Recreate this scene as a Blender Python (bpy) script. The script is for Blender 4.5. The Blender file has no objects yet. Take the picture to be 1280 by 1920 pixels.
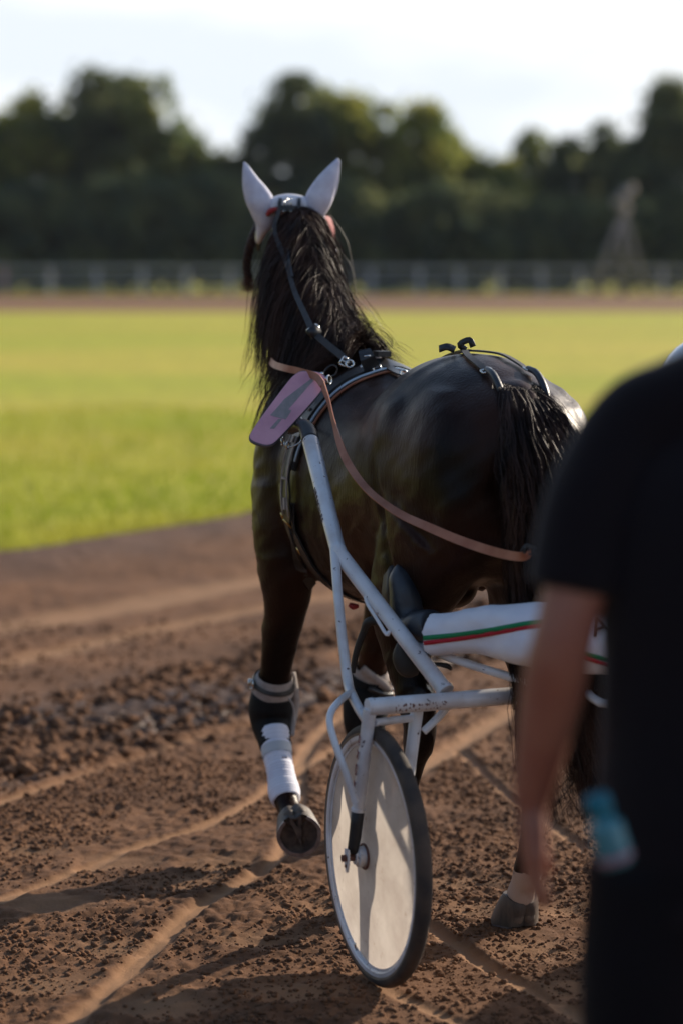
import bpy, math, random
import numpy as np
from mathutils import Vector, Matrix
from mathutils.bvhtree import BVHTree
R = math.radians
random.seed(7)
rng = np.random.default_rng(11)
scene = bpy.context.scene
COL = scene.collection
# ------------------------------------------------------------------ camera
H = 1.79
PITCH = math.atan(472 / 4533.3)
cam_d = bpy.data.cameras.new("camera")
cam = bpy.data.objects.new("camera", cam_d)
COL.objects.link(cam)
cam.location = (0, 0, H)
cam.rotation_euler = (math.pi / 2 - PITCH, 0, 0)
cam_d.sensor_fit = 'VERTICAL'
cam_d.sensor_height = 36
cam_d.lens = 85
cam_d.clip_start = 0.1
cam_d.clip_end = 3000
cam_d.dof.use_dof = True
cam_d.dof.focus_distance = 6.45
cam_d.dof.aperture_fstop = 1.6
scene.camera = cam
# ------------------------------------------------------------------ sky and sun
SUN_EL, SUN_AZ = R(23), R(47)     # azimuth measured from +Y towards +X
world = bpy.data.worlds.new("World")
scene.world = world
world.use_nodes = True
nt = world.node_tree
nt.nodes.clear()
wo = nt.nodes.new('ShaderNodeOutputWorld')
bg = nt.nodes.new('ShaderNodeBackground')
bg.inputs['Strength'].default_value = 0.14
sky = nt.nodes.new('ShaderNodeTexSky')
sky.sky_type = 'NISHITA'
sky.sun_disc = False
sky.sun_elevation = SUN_EL
sky.sun_rotation = SUN_AZ
tc = nt.nodes.new('ShaderNodeTexCoord')
sep = nt.nodes.new('ShaderNodeSeparateXYZ')
nt.links.new(tc.outputs['Generated'], sep.inputs[0])
mp = nt.nodes.new('ShaderNodeMapping')
mp.inputs['Scale'].default_value = (1.0, 1.0, 3.2)
mp.inputs['Location'].default_value = (0.35, 0.2, 0.1)
nt.links.new(tc.outputs['Generated'], mp.inputs['Vector'])
nz = nt.nodes.new('ShaderNodeTexNoise')
nz.inputs['Scale'].default_value = 4.2
nz.inputs['Detail'].default_value = 5
nz.inputs['Roughness'].default_value = 0.5
nt.links.new(mp.outputs[0], nz.inputs['Vector'])
ctone = nt.nodes.new('ShaderNodeValToRGB')       # cloud brightness
ctone.color_ramp.elements[0].position = 0.40
ctone.color_ramp.elements[0].color = (4.5, 4.85, 5.25, 1)
ctone.color_ramp.elements[1].position = 0.60
ctone.color_ramp.elements[1].color = (6.3, 6.35, 6.4, 1)
nt.links.new(nz.outputs['Fac'], ctone.inputs['Fac'])
cov = nt.nodes.new('ShaderNodeMapRange')         # cloud cover thins out towards the zenith
cov.inputs['From Min'].default_value = 0.14
cov.inputs['From Max'].default_value = 0.42
cov.inputs['To Min'].default_value = 1.0
cov.inputs['To Max'].default_value = 0.0
nt.links.new(sep.outputs['Z'], cov.inputs['Value'])
cmix = nt.nodes.new('ShaderNodeMixRGB')
nt.links.new(cov.outputs[0], cmix.inputs['Fac'])
nt.links.new(sky.outputs[0], cmix.inputs['Color1'])
nt.links.new(cmix.outputs[0], bg.inputs['Color'])  # clouds and haze are brightest towards the sun
dot = nt.nodes.new('ShaderNodeVectorMath')
dot.operation = 'DOT_PRODUCT'
nt.links.new(tc.outputs['Generated'], dot.inputs[0])
dot.inputs[1].default_value = (math.sin(SUN_AZ), math.cos(SUN_AZ), 0.2)
glow = nt.nodes.new('ShaderNodeMapRange')
glow.interpolation_type = 'SMOOTHSTEP'
glow.inputs['From Min'].default_value = -0.6
glow.inputs['From Max'].default_value = 0.6
glow.inputs['To Min'].default_value = 0.22
glow.inputs['To Max'].default_value = 1.0
nt.links.new(dot.outputs['Value'], glow.inputs['Value'])
scl = nt.nodes.new('ShaderNodeMixRGB')
scl.blend_type = 'MULTIPLY'
scl.inputs['Fac'].default_value = 1
nt.links.new(ctone.outputs[0], scl.inputs['Color1'])
nt.links.new(glow.outputs[0], scl.inputs['Color2'])
nt.links.new(scl.outputs[0], cmix.inputs['Color2'])
nt.links.new(bg.outputs[0], wo.inputs['Surface'])
sun_d = bpy.data.lights.new("sun", 'SUN')
sun_d.energy = 5.0
sun_d.angle = R(0.53)
sun_d.color = (1.0, 0.87, 0.70)
sun = bpy.data.objects.new("sun", sun_d)
COL.objects.link(sun)
sd = Vector((math.sin(SUN_AZ) * math.cos(SUN_EL), math.cos(SUN_AZ) * math.cos(SUN_EL), math.sin(SUN_EL)))
sun.rotation_euler = sd.to_track_quat('Z', 'Y').to_euler()
sun.location = (0, 0, 30)
vs = scene.view_settings
scene.display_settings.display_device = 'sRGB'
vs.view_transform = 'Standard'
vs.look = 'None'
vs.exposure = 0.50
vs.gamma = 1
vs.use_curve_mapping = False
scene.cycles.max_bounces = 8
scene.cycles.transparent_max_bounces = 12
try:
    scene.cycles.use_denoising = True
    scene.cycles.denoiser = 'OPENIMAGEDENOISE'
except Exception:
    pass

# ------------------------------------------------------------------ helpers
F = 4533.3
CP, SP = math.cos(PITCH), math.sin(PITCH)


def at(px, py, Y):
    """point at distance Y ahead of the photographer seen at photo position px, py"""
    u, v = (px - 640) / F, (960 - py) / F
    # yc = v*zc ; zc = Y*CP - dz*SP ; yc = Y*SP + dz*CP
    dz = (v * Y * CP - Y * SP) / (CP + v * SP)
    zc = Y * CP - dz * SP
    return Vector((u * zc, Y, dz + H))


def gnd(px, py, z=0.0):
    """point on the plane z seen at photo position px, py"""
    u, v = (px - 640) / F, (960 - py) / F
    d = Vector((u, CP + v * SP, -SP + v * CP))
    t = (z - H) / d.z
    return Vector((d.x * t, d.y * t, z))


class MB:
    def __init__(self):
        self.v, self.f, self.mi = [], [], []

    def add(self, vs_, fs, m=0):
        o = len(self.v)
        self.v += [tuple(p) for p in vs_]
        self.f += [tuple(i + o for i in f) for f in fs]
        self.mi += [m] * len(fs)

    def mesh(self, name):
        me = bpy.data.meshes.new(name)
        me.from_pydata(self.v, [], self.f)
        me.polygons.foreach_set('material_index', self.mi)
        me.update()
        return me

    def build(self, name, mats, parent=None, smooth=True, M=None, sharp=None):
        me = self.mesh(name)
        if M is not None:
            me.transform(M)
        return link(name, me, mats, parent, smooth, sharp)


def link(name, me, mats, parent=None, smooth=True, sharp=None):
    if not isinstance(mats, (list, tuple)):
        mats = [mats]
    for m in mats:
        me.materials.append(m)
    if smooth:
        me.polygons.foreach_set('use_smooth', [True] * len(me.polygons))
        if sharp:
            try:
                me.set_sharp_from_angle(angle=R(sharp))
            except Exception:
                pass
    o = bpy.data.objects.new(name, me)
    COL.objects.link(o)
    if parent is not None:
        o.parent = parent
        root, Mx = parent, parent.matrix_basis.copy()
        while root.parent:
            root = root.parent
            Mx = root.matrix_basis @ Mx
        me.transform(Mx.inverted())
    return o


def tag(o, label=None, cat=None, group=None, kind=None):
    for k, v_ in (('label', label), ('category', cat), ('group', group), ('kind', kind)):
        if v_:
            o[k] = v_
    return o


def thing(name, loc, label, cat, group=None, rz=0):
    """Empty at the thing's base; parts are given in world space and moved into it by link()"""
    o = bpy.data.objects.new(name, None)
    COL.objects.link(o)
    o.location = loc
    o.rotation_euler = (0, 0, rz)
    o.matrix_basis = Matrix.Translation(Vector(loc)) @ Matrix.Rotation(rz, 4, 'Z')
    return tag(o, label, cat, group)


def cr(pts, n):
    """Catmull-Rom through a list of number tuples"""
    P = [np.array(p, float) for p in pts]
    out = []
    for i in range(len(P) - 1):
        p0 = P[i - 1] if i > 0 else 2 * P[0] - P[1]
        p1, p2 = P[i], P[i + 1]
        p3 = P[i + 2] if i + 2 < len(P) else 2 * P[-1] - P[-2]
        for k in range(n):
            t = k / n
            out.append(0.5 * (2 * p1 + (p2 - p0) * t + (2 * p0 - 5 * p1 + 4 * p2 - p3) * t * t
                              + (3 * p1 - p0 - 3 * p2 + p3) * t ** 3))
    out.append(P[-1])
    return out


def loft(mb, secs, side=(0, 1, 0), n=20, sub=4, cap=True, m=0, rmin=0.002):
    """secs: (x,y,z, r_along_normal, r_along_side)"""
    S = cr(secs, sub) if sub > 1 else [np.array(s, float) for s in secs]
    V, k = [], len(S)
    side = Vector(side)
    for i, s in enumerate(S):
        a, b = S[max(0, i - 1)], S[min(k - 1, i + 1)]
        T = Vector(b[:3] - a[:3])
        if T.length < 1e-9:
            T = Vector((0, 0, 1))
        T.normalize()
        B = side - T * side.dot(T)
        if B.length < 1e-4:
            B = T.orthogonal()
        B.normalize()
        N = T.cross(B)
        c = Vector(s[:3])
        ra, rb = max(s[3], rmin), max(s[4], rmin)
        for j in range(n):
            t = 2 * math.pi * j / n
            V.append(c + N * (ra * math.cos(t)) + B * (rb * math.sin(t)))
    Fc = []
    for i in range(k - 1):
        for j in range(n):
            j2 = (j + 1) % n
            Fc.append((i * n + j, i * n + j2, (i + 1) * n + j2, (i + 1) * n + j))
    if cap:
        Fc.append(tuple(range(n))[::-1])
        Fc.append(tuple((k - 1) * n + j for j in range(n)))
    mb.add(V, Fc, m)


def tube(mb, pts, r, n=12, sub=4, m=0, cap=True):
    r = r if isinstance(r, (list, tuple)) else [r] * len(pts)
    P = [tuple(p) + (q, q) for p, q in zip(pts, r)]
    d = Vector(pts[-1]) - Vector(pts[0])
    sd_ = Vector((0.31, 0.9, 0.12)) if abs(d.normalized().y) < 0.8 else Vector((0.9, 0.1, 0.3))
    loft(mb, P, sd_, n, sub, cap, m, 0.0005)


def blob(mb, c, r, rot=None, n=16, m=0):
    V, Fc = [], []
    h = n // 2
    c = Vector(c)
    r = (r, r, r) if not isinstance(r, (tuple, list)) else r
    Mx = rot.to_matrix() if rot is not None else Matrix.Identity(3)
    for i in range(h + 1):
        a = math.pi * i / h
        for j in range(n):
            b = 2 * math.pi * j / n
            V.append(c + Mx @ Vector((r[0] * math.sin(a) * math.cos(b), r[1] * math.sin(a) * math.sin(b), r[2] * math.cos(a))))
    for i in range(h):
        for j in range(n):
            j2 = (j + 1) % n
            Fc.append((i * n + j, (i + 1) * n + j, (i + 1) * n + j2, i * n + j2))
    mb.add(V, Fc, m)


def box(mb, c, s, Mx=None, m=0):
    c = Vector(c)
    Mx = Mx or Matrix.Identity(3)
    V = [c + Mx @ Vector((sx * s[0] / 2, sy * s[1] / 2, sz * s[2] / 2)) for sx in (-1, 1) for sy in (-1, 1) for sz in (-1, 1)]
    mb.add(V, [(0, 1, 3, 2), (4, 6, 7, 5), (0, 4, 5, 1), (2, 3, 7, 6), (0, 2, 6, 4), (1, 5, 7, 3)], m)


def remesh(mb, voxel, smooth_it=4, fac=0.5, name="body"):
    me = mb.mesh("raw")
    o = bpy.data.objects.new("raw", me)
    COL.objects.link(o)
    md = o.modifiers.new("r", 'REMESH')
    md.mode = 'VOXEL'
    md.voxel_size = voxel
    if smooth_it:
        s_ = o.modifiers.new("s", 'SMOOTH')
        s_.iterations = smooth_it
        s_.factor = fac
    dg = bpy.context.evaluated_depsgraph_get()
    out = bpy.data.meshes.new_from_object(o.evaluated_get(dg))
    bpy.data.objects.remove(o)
    bpy.data.meshes.remove(me)
    out.name = name
    return out


def bvh_of(me):
    return BVHTree.FromPolygons([v.co.copy() for v in me.vertices], [tuple(p.vertices) for p in me.polygons])


def strap(mb, pts, nrm, w, t=0.004, m=0, sub=1):
    """flat band along pts, face normals nrm, width w (number or list)"""
    P = [Vector(p) for p in pts]
    N = [Vector(q).normalized() for q in nrm]
    if sub > 1:
        P = [Vector(x) for x in cr(P, sub)]
        N = [Vector(x).normalized() for x in cr(N, sub)]
    k = len(P)
    if isinstance(w, (list, tuple)):
        W = [float(np.interp(i / (k - 1), np.linspace(0, 1, len(w)), w)) for i in range(k)]
    else:
        W = [w] * k
    V = []
    for i in range(k):
        T = (P[min(k - 1, i + 1)] - P[max(0, i - 1)])
        T.normalize()
        B = T.cross(N[i])
        B.normalize()
        n_ = B.cross(T)
        for a, b in ((-1, 0), (1, 0), (1, 1), (-1, 1)):
            V.append(P[i] + B * (a * W[i] / 2) + n_ * (b * t))
    Fc = []
    for i in range(k - 1):
        for j in range(4):
            j2 = (j + 1) % 4
            Fc.append((i * 4 + j, i * 4 + j2, (i + 1) * 4 + j2, (i + 1) * 4 + j))
    Fc += [(3, 2, 1, 0), tuple((k - 1) * 4 + j for j in range(4))]
    mb.add(V, Fc, m)


def torus(mb, c, nrm, R_, r, a0=0, a1=2 * math.pi, n=24, k=8, m=0, e=1.0):
    c, nrm = Vector(c), Vector(nrm).normalized()
    u = nrm.orthogonal().normalized()
    v_ = nrm.cross(u)
    closed = abs(a1 - a0 - 2 * math.pi) < 1e-6
    cnt = n if closed else n + 1
    V, Fc = [], []
    for i in range(cnt):
        a = a0 + (a1 - a0) * i / n
        d = u * math.cos(a) + v_ * (math.sin(a) * e)
        for j in range(k):
            b = 2 * math.pi * j / k
            V.append(c + d * (R_ + r * math.cos(b)) + nrm * (r * math.sin(b)))
    for i in range(cnt if closed else cnt - 1):
        i2 = (i + 1) % cnt
        for j in range(k):
            j2 = (j + 1) % k
            Fc.append((i * k + j, i2 * k + j, i2 * k + j2, i * k + j2))
    mb.add(V, Fc, m)


def buckle(mb, c, nrm, up, w, h, r=0.0025, m=0):
    """rectangular wire buckle"""
    c, nrm, up = Vector(c), Vector(nrm).normalized(), Vector(up).normalized()
    s = up.cross(nrm).normalized()
    q = [c + s * (a * w / 2) + up * (b * h / 2) for a, b in ((-1, -1), (1, -1), (1, 1), (-1, 1))]
    for i in range(4):
        tube(mb, [q[i], q[(i + 1) % 4]], r, 6, 1, m)
    tube(mb, [c - up * h / 2, c + up * h * 0.62 + nrm * 0.003], r * 0.7, 6, 1, m)


# ------------------------------------------------------------------ materials
def mat(name, col, rough=0.6, spec=0.5, metal=0.0, col2=None, nscale=20, bump=0.0, bscale=60, coat=0.0, sheen=0.0,
        stretch=(1, 1, 1), ndetail=4, ramp=(0.35, 0.65), bdist=0.01):
    m = bpy.data.materials.new(name)
    m.use_nodes = True
    t = m.node_tree
    p = t.nodes['Principled BSDF']
    p.inputs['Base Color'].default_value = (*col, 1)
    p.inputs['Roughness'].default_value = rough
    p.inputs['Specular IOR Level'].default_value = spec
    p.inputs['Metallic'].default_value = metal
    p.inputs['Coat Weight'].default_value = coat
    p.inputs['Sheen Weight'].default_value = sheen
    c_ = t.nodes.new('ShaderNodeTexCoord')
    mp_ = t.nodes.new('ShaderNodeMapping')
    mp_.inputs['Scale'].default_value = stretch
    t.links.new(c_.outputs['Object'], mp_.inputs['Vector'])
    if col2 is not None:
        n_ = t.nodes.new('ShaderNodeTexNoise')
        n_.inputs['Scale'].default_value = nscale
        n_.inputs['Detail'].default_value = ndetail
        t.links.new(mp_.outputs[0], n_.inputs['Vector'])
        r_ = t.nodes.new('ShaderNodeValToRGB')
        r_.color_ramp.elements[0].position = ramp[0]
        r_.color_ramp.elements[1].position = ramp[1]
        r_.color_ramp.elements[0].color = (*col, 1)
        r_.color_ramp.elements[1].color = (*col2, 1)
        t.links.new(n_.outputs['Fac'], r_.inputs['Fac'])
        t.links.new(r_.outputs[0], p.inputs['Base Color'])
    if bump:
        b_ = t.nodes.new('ShaderNodeTexNoise')
        b_.inputs['Scale'].default_value = bscale
        b_.inputs['Detail'].default_value = 5
        t.links.new(mp_.outputs[0], b_.inputs['Vector'])
        bb = t.nodes.new('ShaderNodeBump')
        bb.inputs['Strength'].default_value = bump
        bb.inputs['Distance'].default_value = bdist
        t.links.new(b_.outputs['Fac'], bb.inputs['Height'])
        t.links.new(bb.outputs[0], p.inputs['Normal'])
    return m


M = {}
M['leather'] = mat('black_leather', (0.012, 0.012, 0.014), 0.38, 0.5, bump=0.2, bscale=300, bdist=0.002, col2=(0.03, 0.028, 0.027), nscale=30)
M['dull_leather'] = mat('worn_leather', (0.05, 0.045, 0.042), 0.6, 0.4, bump=0.2, bscale=300, bdist=0.002, col2=(0.03, 0.028, 0.028), nscale=60)
M['rein'] = mat('brown_rein_leather', (0.30, 0.10, 0.048), 0.5, 0.4, bump=0.25, bscale=250, bdist=0.002, col2=(0.40, 0.16, 0.088), nscale=18)
M['piping'] = mat('pale_blue_piping', (0.42, 0.55, 0.68), 0.5)
M['steel'] = mat('buckle_steel', (0.62, 0.62, 0.6), 0.25, metal=1.0)
M['brass'] = mat('brass', (0.7, 0.5, 0.2), 0.3, metal=1.0)
M['white_cloth'] = mat('white_cloth', (0.74, 0.74, 0.80), 0.85, 0.2, bump=0.25, bscale=35, sheen=0.2, col2=(0.66, 0.66, 0.74), nscale=14, bdist=0.006)
M['bonnet'] = mat('bonnet_cloth', (0.66, 0.66, 0.76), 0.9, 0.2, bump=0.2, bscale=60, sheen=0.2, col2=(0.55, 0.54, 0.64), nscale=28, bdist=0.004)
M['red_cloth'] = mat('red_cloth', (0.28, 0.008, 0.008), 0.7, sheen=0.2)
M['green_cloth'] = mat('green_cloth', (0.0, 0.19, 0.065), 0.75)
M['stripe_red'] = mat('stripe_red', (0.42, 0.005, 0.02), 0.75)
M['wrap'] = mat('bandage_cloth', (0.76, 0.76, 0.84), 0.9, 0.2, bump=0.35, bscale=220, col2=(0.64, 0.64, 0.74), nscale=12, bdist=0.002)
M['tape'] = mat('bandage_tape', (0.5, 0.52, 0.55), 0.6, 0.3)
M['boot_shell'] = mat('black_neoprene', (0.004, 0.004, 0.005), 0.65, 0.2, bump=0.2, bscale=400, bdist=0.001)
M['felt'] = mat('pale_felt', (0.40, 0.35, 0.32), 0.9, 0.2, col2=(0.28, 0.24, 0.22), nscale=30, bump=0.2, bscale=150, bdist=0.002)
M['rubber'] = mat('tyre_rubber', (0.030, 0.026, 0.025), 0.8, 0.3, col2=(0.095, 0.066, 0.048), nscale=11, bump=0.5, bscale=240, bdist=0.002)
M['gum'] = mat('tyre_sidewall', (0.20, 0.145, 0.10), 0.75, 0.3, col2=(0.13, 0.095, 0.07), nscale=25)
M['grip'] = mat('rubber_tape', (0.014, 0.013, 0.015), 0.55, 0.4, bump=0.4, bscale=120, bdist=0.003)
M['hoof'] = mat('hoof_horn', (0.045, 0.038, 0.034), 0.55, 0.4, col2=(0.13, 0.10, 0.08), nscale=30, stretch=(1, 1, 0.3), bump=0.3, bscale=90, bdist=0.003)
M['sole'] = mat('hoof_sole', (0.05, 0.036, 0.030), 0.85, 0.2, col2=(0.11, 0.078, 0.06), nscale=45, bump=0.6, bscale=90, bdist=0.006)
M['shoe_steel'] = mat('worn_shoe_steel', (0.14, 0.13, 0.14), 0.42, metal=0.8, col2=(0.26, 0.25, 0.27), nscale=40)
M['pink'] = mat('pink_board', (0.66, 0.33, 0.39), 0.5, 0.4, col2=(0.48, 0.22, 0.28), nscale=9, bump=0.15, bscale=30, ramp=(0.4, 0.7))
M['worn_grey'] = mat('worn_grey_print', (0.23, 0.21, 0.20), 0.65, 0.3, col2=(0.30, 0.25, 0.25), nscale=60)
M['board_edge'] = mat('board_edge', (0.12, 0.12, 0.14), 0.6)
M['shoe'] = mat('boot_rubber', (0.017, 0.021, 0.030), 0.42, 0.5, bump=0.25, bscale=60, bdist=0.004, col2=(0.035, 0.038, 0.045), nscale=14)
M['black_shirt'] = mat('black_shirt', (0.0065, 0.005, 0.0075), 0.95, 0.15, sheen=0.15, bump=0.4, bscale=9, bdist=0.02)
M['black_trousers'] = mat('black_trousers', (0.0045, 0.004, 0.006), 0.9, 0.2, bump=0.4, bscale=10, bdist=0.02)
M['teal'] = mat('teal_plastic', (0.0, 0.13, 0.19), 0.4, 0.4)
M['helmet'] = mat('helmet_paint', (0.75, 0.76, 0.78), 0.18, 0.5, coat=0.5)
M['rust'] = mat('rust_stain', (0.12, 0.045, 0.03), 0.8)
M['ink'] = mat('faded_print', (0.06, 0.045, 0.06), 0.7)
M['ink_red'] = mat('faded_red_print', (0.14, 0.025, 0.045), 0.7)
M['seat'] = mat('grey_seat_vinyl', (0.07, 0.07, 0.075), 0.5, bump=0.2, bscale=80, bdist=0.003)
M['lens_black'] = mat('dark_rubber_pad', (0.02, 0.018, 0.017), 0.6)


def skin_mat():
    m = mat('skin', (0.36, 0.17, 0.115), 0.5, 0.4, col2=(0.29, 0.115, 0.08), nscale=9, bump=0.15, bscale=160, bdist=0.002)
    p = m.node_tree.nodes['Principled BSDF']
    p.inputs['Subsurface Weight'].default_value = 0.08
    p.inputs['Subsurface Radius'].default_value = (0.02, 0.008, 0.005)
    return m


M['skin'] = skin_mat()


def white_paint():
    """white tube paint with chips and rust stains"""
    m = bpy.data.materials.new('white_tube_paint')
    m.use_nodes = True
    t = m.node_tree
    p = t.nodes['Principled BSDF']
    p.inputs['Roughness'].default_value = 0.33
    p.inputs['Coat Weight'].default_value = 0.25
    c_ = t.nodes.new('ShaderNodeTexCoord')
    a = t.nodes.new('ShaderNodeTexNoise')
    a.inputs['Scale'].default_value = 62
    a.inputs['Detail'].default_value = 5
    a.inputs['Roughness'].default_value = 0.6
    t.links.new(c_.outputs['Object'], a.inputs['Vector'])
    ra = t.nodes.new('ShaderNodeValToRGB')
    ra.color_ramp.elements[0].position = 0.655
    ra.color_ramp.elements[1].position = 0.675
    t.links.new(a.outputs['Fac'], ra.inputs['Fac'])
    b = t.nodes.new('ShaderNodeTexNoise')
    b.inputs['Scale'].default_value = 9
    b.inputs['Detail'].default_value = 6
    t.links.new(c_.outputs['Object'], b.inputs['Vector'])
    rb = t.nodes.new('ShaderNodeValToRGB')
    rb.color_ramp.elements[0].position = 0.42
    rb.color_ramp.elements[0].color = (0.66, 0.67, 0.70, 1)
    rb.color_ramp.elements[1].position = 0.72
    rb.color_ramp.elements[1].color = (0.46, 0.41, 0.39, 1)
    t.links.new(b.outputs['Fac'], rb.inputs['Fac'])
    mx = t.nodes.new('ShaderNodeMixRGB')
    mx.inputs['Color2'].default_value = (0.06, 0.03, 0.03, 1)
    t.links.new(ra.outputs[0], mx.inputs['Fac'])
    t.links.new(rb.outputs[0], mx.inputs['Color1'])
    t.links.new(mx.outputs[0], p.inputs['Base Color'])
    bu = t.nodes.new('ShaderNodeBump')
    bu.inputs['Strength'].default_value = 0.4
    bu.inputs['Distance'].default_value = 0.001
    bu.invert = True
    t.links.new(ra.outputs[0], bu.inputs['Height'])
    t.links.new(bu.outputs[0], p.inputs['Normal'])
    return m


M['paint'] = white_paint()


def coat_mat():
    m = bpy.data.materials.new('dark_bay_coat')
    m.use_nodes = True
    t = m.node_tree
    p = t.nodes['Principled BSDF']
    p.inputs['Roughness'].default_value = 0.40
    p.inputs['Specular IOR Level'].default_value = 0.12
    p.inputs['Sheen Weight'].default_value = 0.02
    p.inputs['Sheen Roughness'].default_value = 0.45
    p.inputs['Sheen Tint'].default_value = (0.75, 0.55, 0.45, 1)
    c_ = t.nodes.new('ShaderNodeTexCoord')
    a = t.nodes.new('ShaderNodeTexNoise')
    a.inputs['Scale'].default_value = 3.0
    a.inputs['Detail'].default_value = 3
    t.links.new(c_.outputs['Object'], a.inputs['Vector'])
    ra = t.nodes.new('ShaderNodeValToRGB')
    ra.color_ramp.elements[0].position = 0.40
    ra.color_ramp.elements[0].color = (0.0055, 0.0027, 0.0022, 1)
    ra.color_ramp.elements[1].position = 0.62
    ra.color_ramp.elements[1].color = (0.032, 0.0115, 0.0062, 1)
    t.links.new(a.outputs['Fac'], ra.inputs['Fac'])
    # white sock on the right hind pastern
    sx = t.nodes.new('ShaderNodeSeparateXYZ')
    n2 = t.nodes.new('ShaderNodeTexNoise')
    n2.inputs['Scale'].default_value = 26
    add = t.nodes.new('ShaderNodeVectorMath')
    add.operation = 'MULTIPLY_ADD'
    t.links.new(c_.outputs['Object'], n2.inputs['Vector'])
    t.links.new(n2.outputs['Color'], add.inputs[0])
    add.inputs[1].default_value = (0.04, 0.04, 0.08)
    t.links.new(c_.outputs['Object'], add.inputs[2])
    t.links.new(add.outputs[0], sx.inputs[0])

    def cmp_(op, sock, val):
        q = t.nodes.new('ShaderNodeMath')
        q.operation = op
        t.links.new(sock, q.inputs[0])
        q.inputs[1].default_value = val
        return q.outputs[0]

    def mul(a_, b_):
        q = t.nodes.new('ShaderNodeMath')
        q.operation = 'MULTIPLY'
        t.links.new(a_, q.inputs[0])
        t.links.new(b_, q.inputs[1])
        return q.outputs[0]
    k = mul(mul(cmp_('LESS_THAN', sx.outputs['Z'], 0.20), cmp_('LESS_THAN', sx.outputs['Y'], 0.0)), cmp_('LESS_THAN', sx.outputs['X'], 0.3))
    mx = t.nodes.new('ShaderNodeMixRGB')
    mx.inputs['Color2'].default_value = (0.42, 0.33, 0.28, 1)
    t.links.new(k, mx.inputs['Fac'])
    t.links.new(ra.outputs[0], mx.inputs['Color1'])
    t.links.new(mx.outputs[0], p.inputs['Base Color'])
    b = t.nodes.new('ShaderNodeTexNoise')
    b.inputs['Scale'].default_value = 60
    b.inputs['Detail'].default_value = 6
    mp_ = t.nodes.new('ShaderNodeMapping')
    mp_.inputs['Scale'].default_value = (2.4, 2.4, 0.6)
    t.links.new(c_.outputs['Object'], mp_.inputs['Vector'])
    t.links.new(mp_.outputs[0], b.inputs['Vector'])
    b2 = t.nodes.new('ShaderNodeTexNoise')
    b2.inputs['Scale'].default_value = 9
    b2.inputs['Detail'].default_value = 4
    t.links.new(c_.outputs['Object'], b2.inputs['Vector'])
    b1 = t.nodes.new('ShaderNodeBump')
    b1.inputs['Strength'].default_value = 0.05
    b1.inputs['Distance'].default_value = 0.03
    t.links.new(b2.outputs['Fac'], b1.inputs['Height'])
    bu = t.nodes.new('ShaderNodeBump')
    bu.inputs['Strength'].default_value = 0.55
    bu.inputs['Distance'].default_value = 0.003
    t.links.new(b.outputs['Fac'], bu.inputs['Height'])
    t.links.new(b1.outputs[0], bu.inputs['Normal'])
    t.links.new(bu.outputs[0], p.inputs['Normal'])
    rr = t.nodes.new('ShaderNodeMapRange')
    rr.inputs['To Min'].default_value = 0.32
    rr.inputs['To Max'].default_value = 0.42
    t.links.new(b2.outputs['Fac'], rr.inputs['Value'])
    t.links.new(rr.outputs[0], p.inputs['Roughness'])
    return m


M['coat'] = coat_mat()


def hair_mat(name, c1, c2):
    m = mat(name, c1, 0.55, 0.2, col2=c2, nscale=14, stretch=(1, 1, 0.25))
    return m


M['mane'] = hair_mat('mane_hair', (0.007, 0.0045, 0.004), (0.06, 0.026, 0.016))
M['tail'] = hair_mat('tail_hair', (0.008, 0.005, 0.005), (0.05, 0.022, 0.014))


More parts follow.
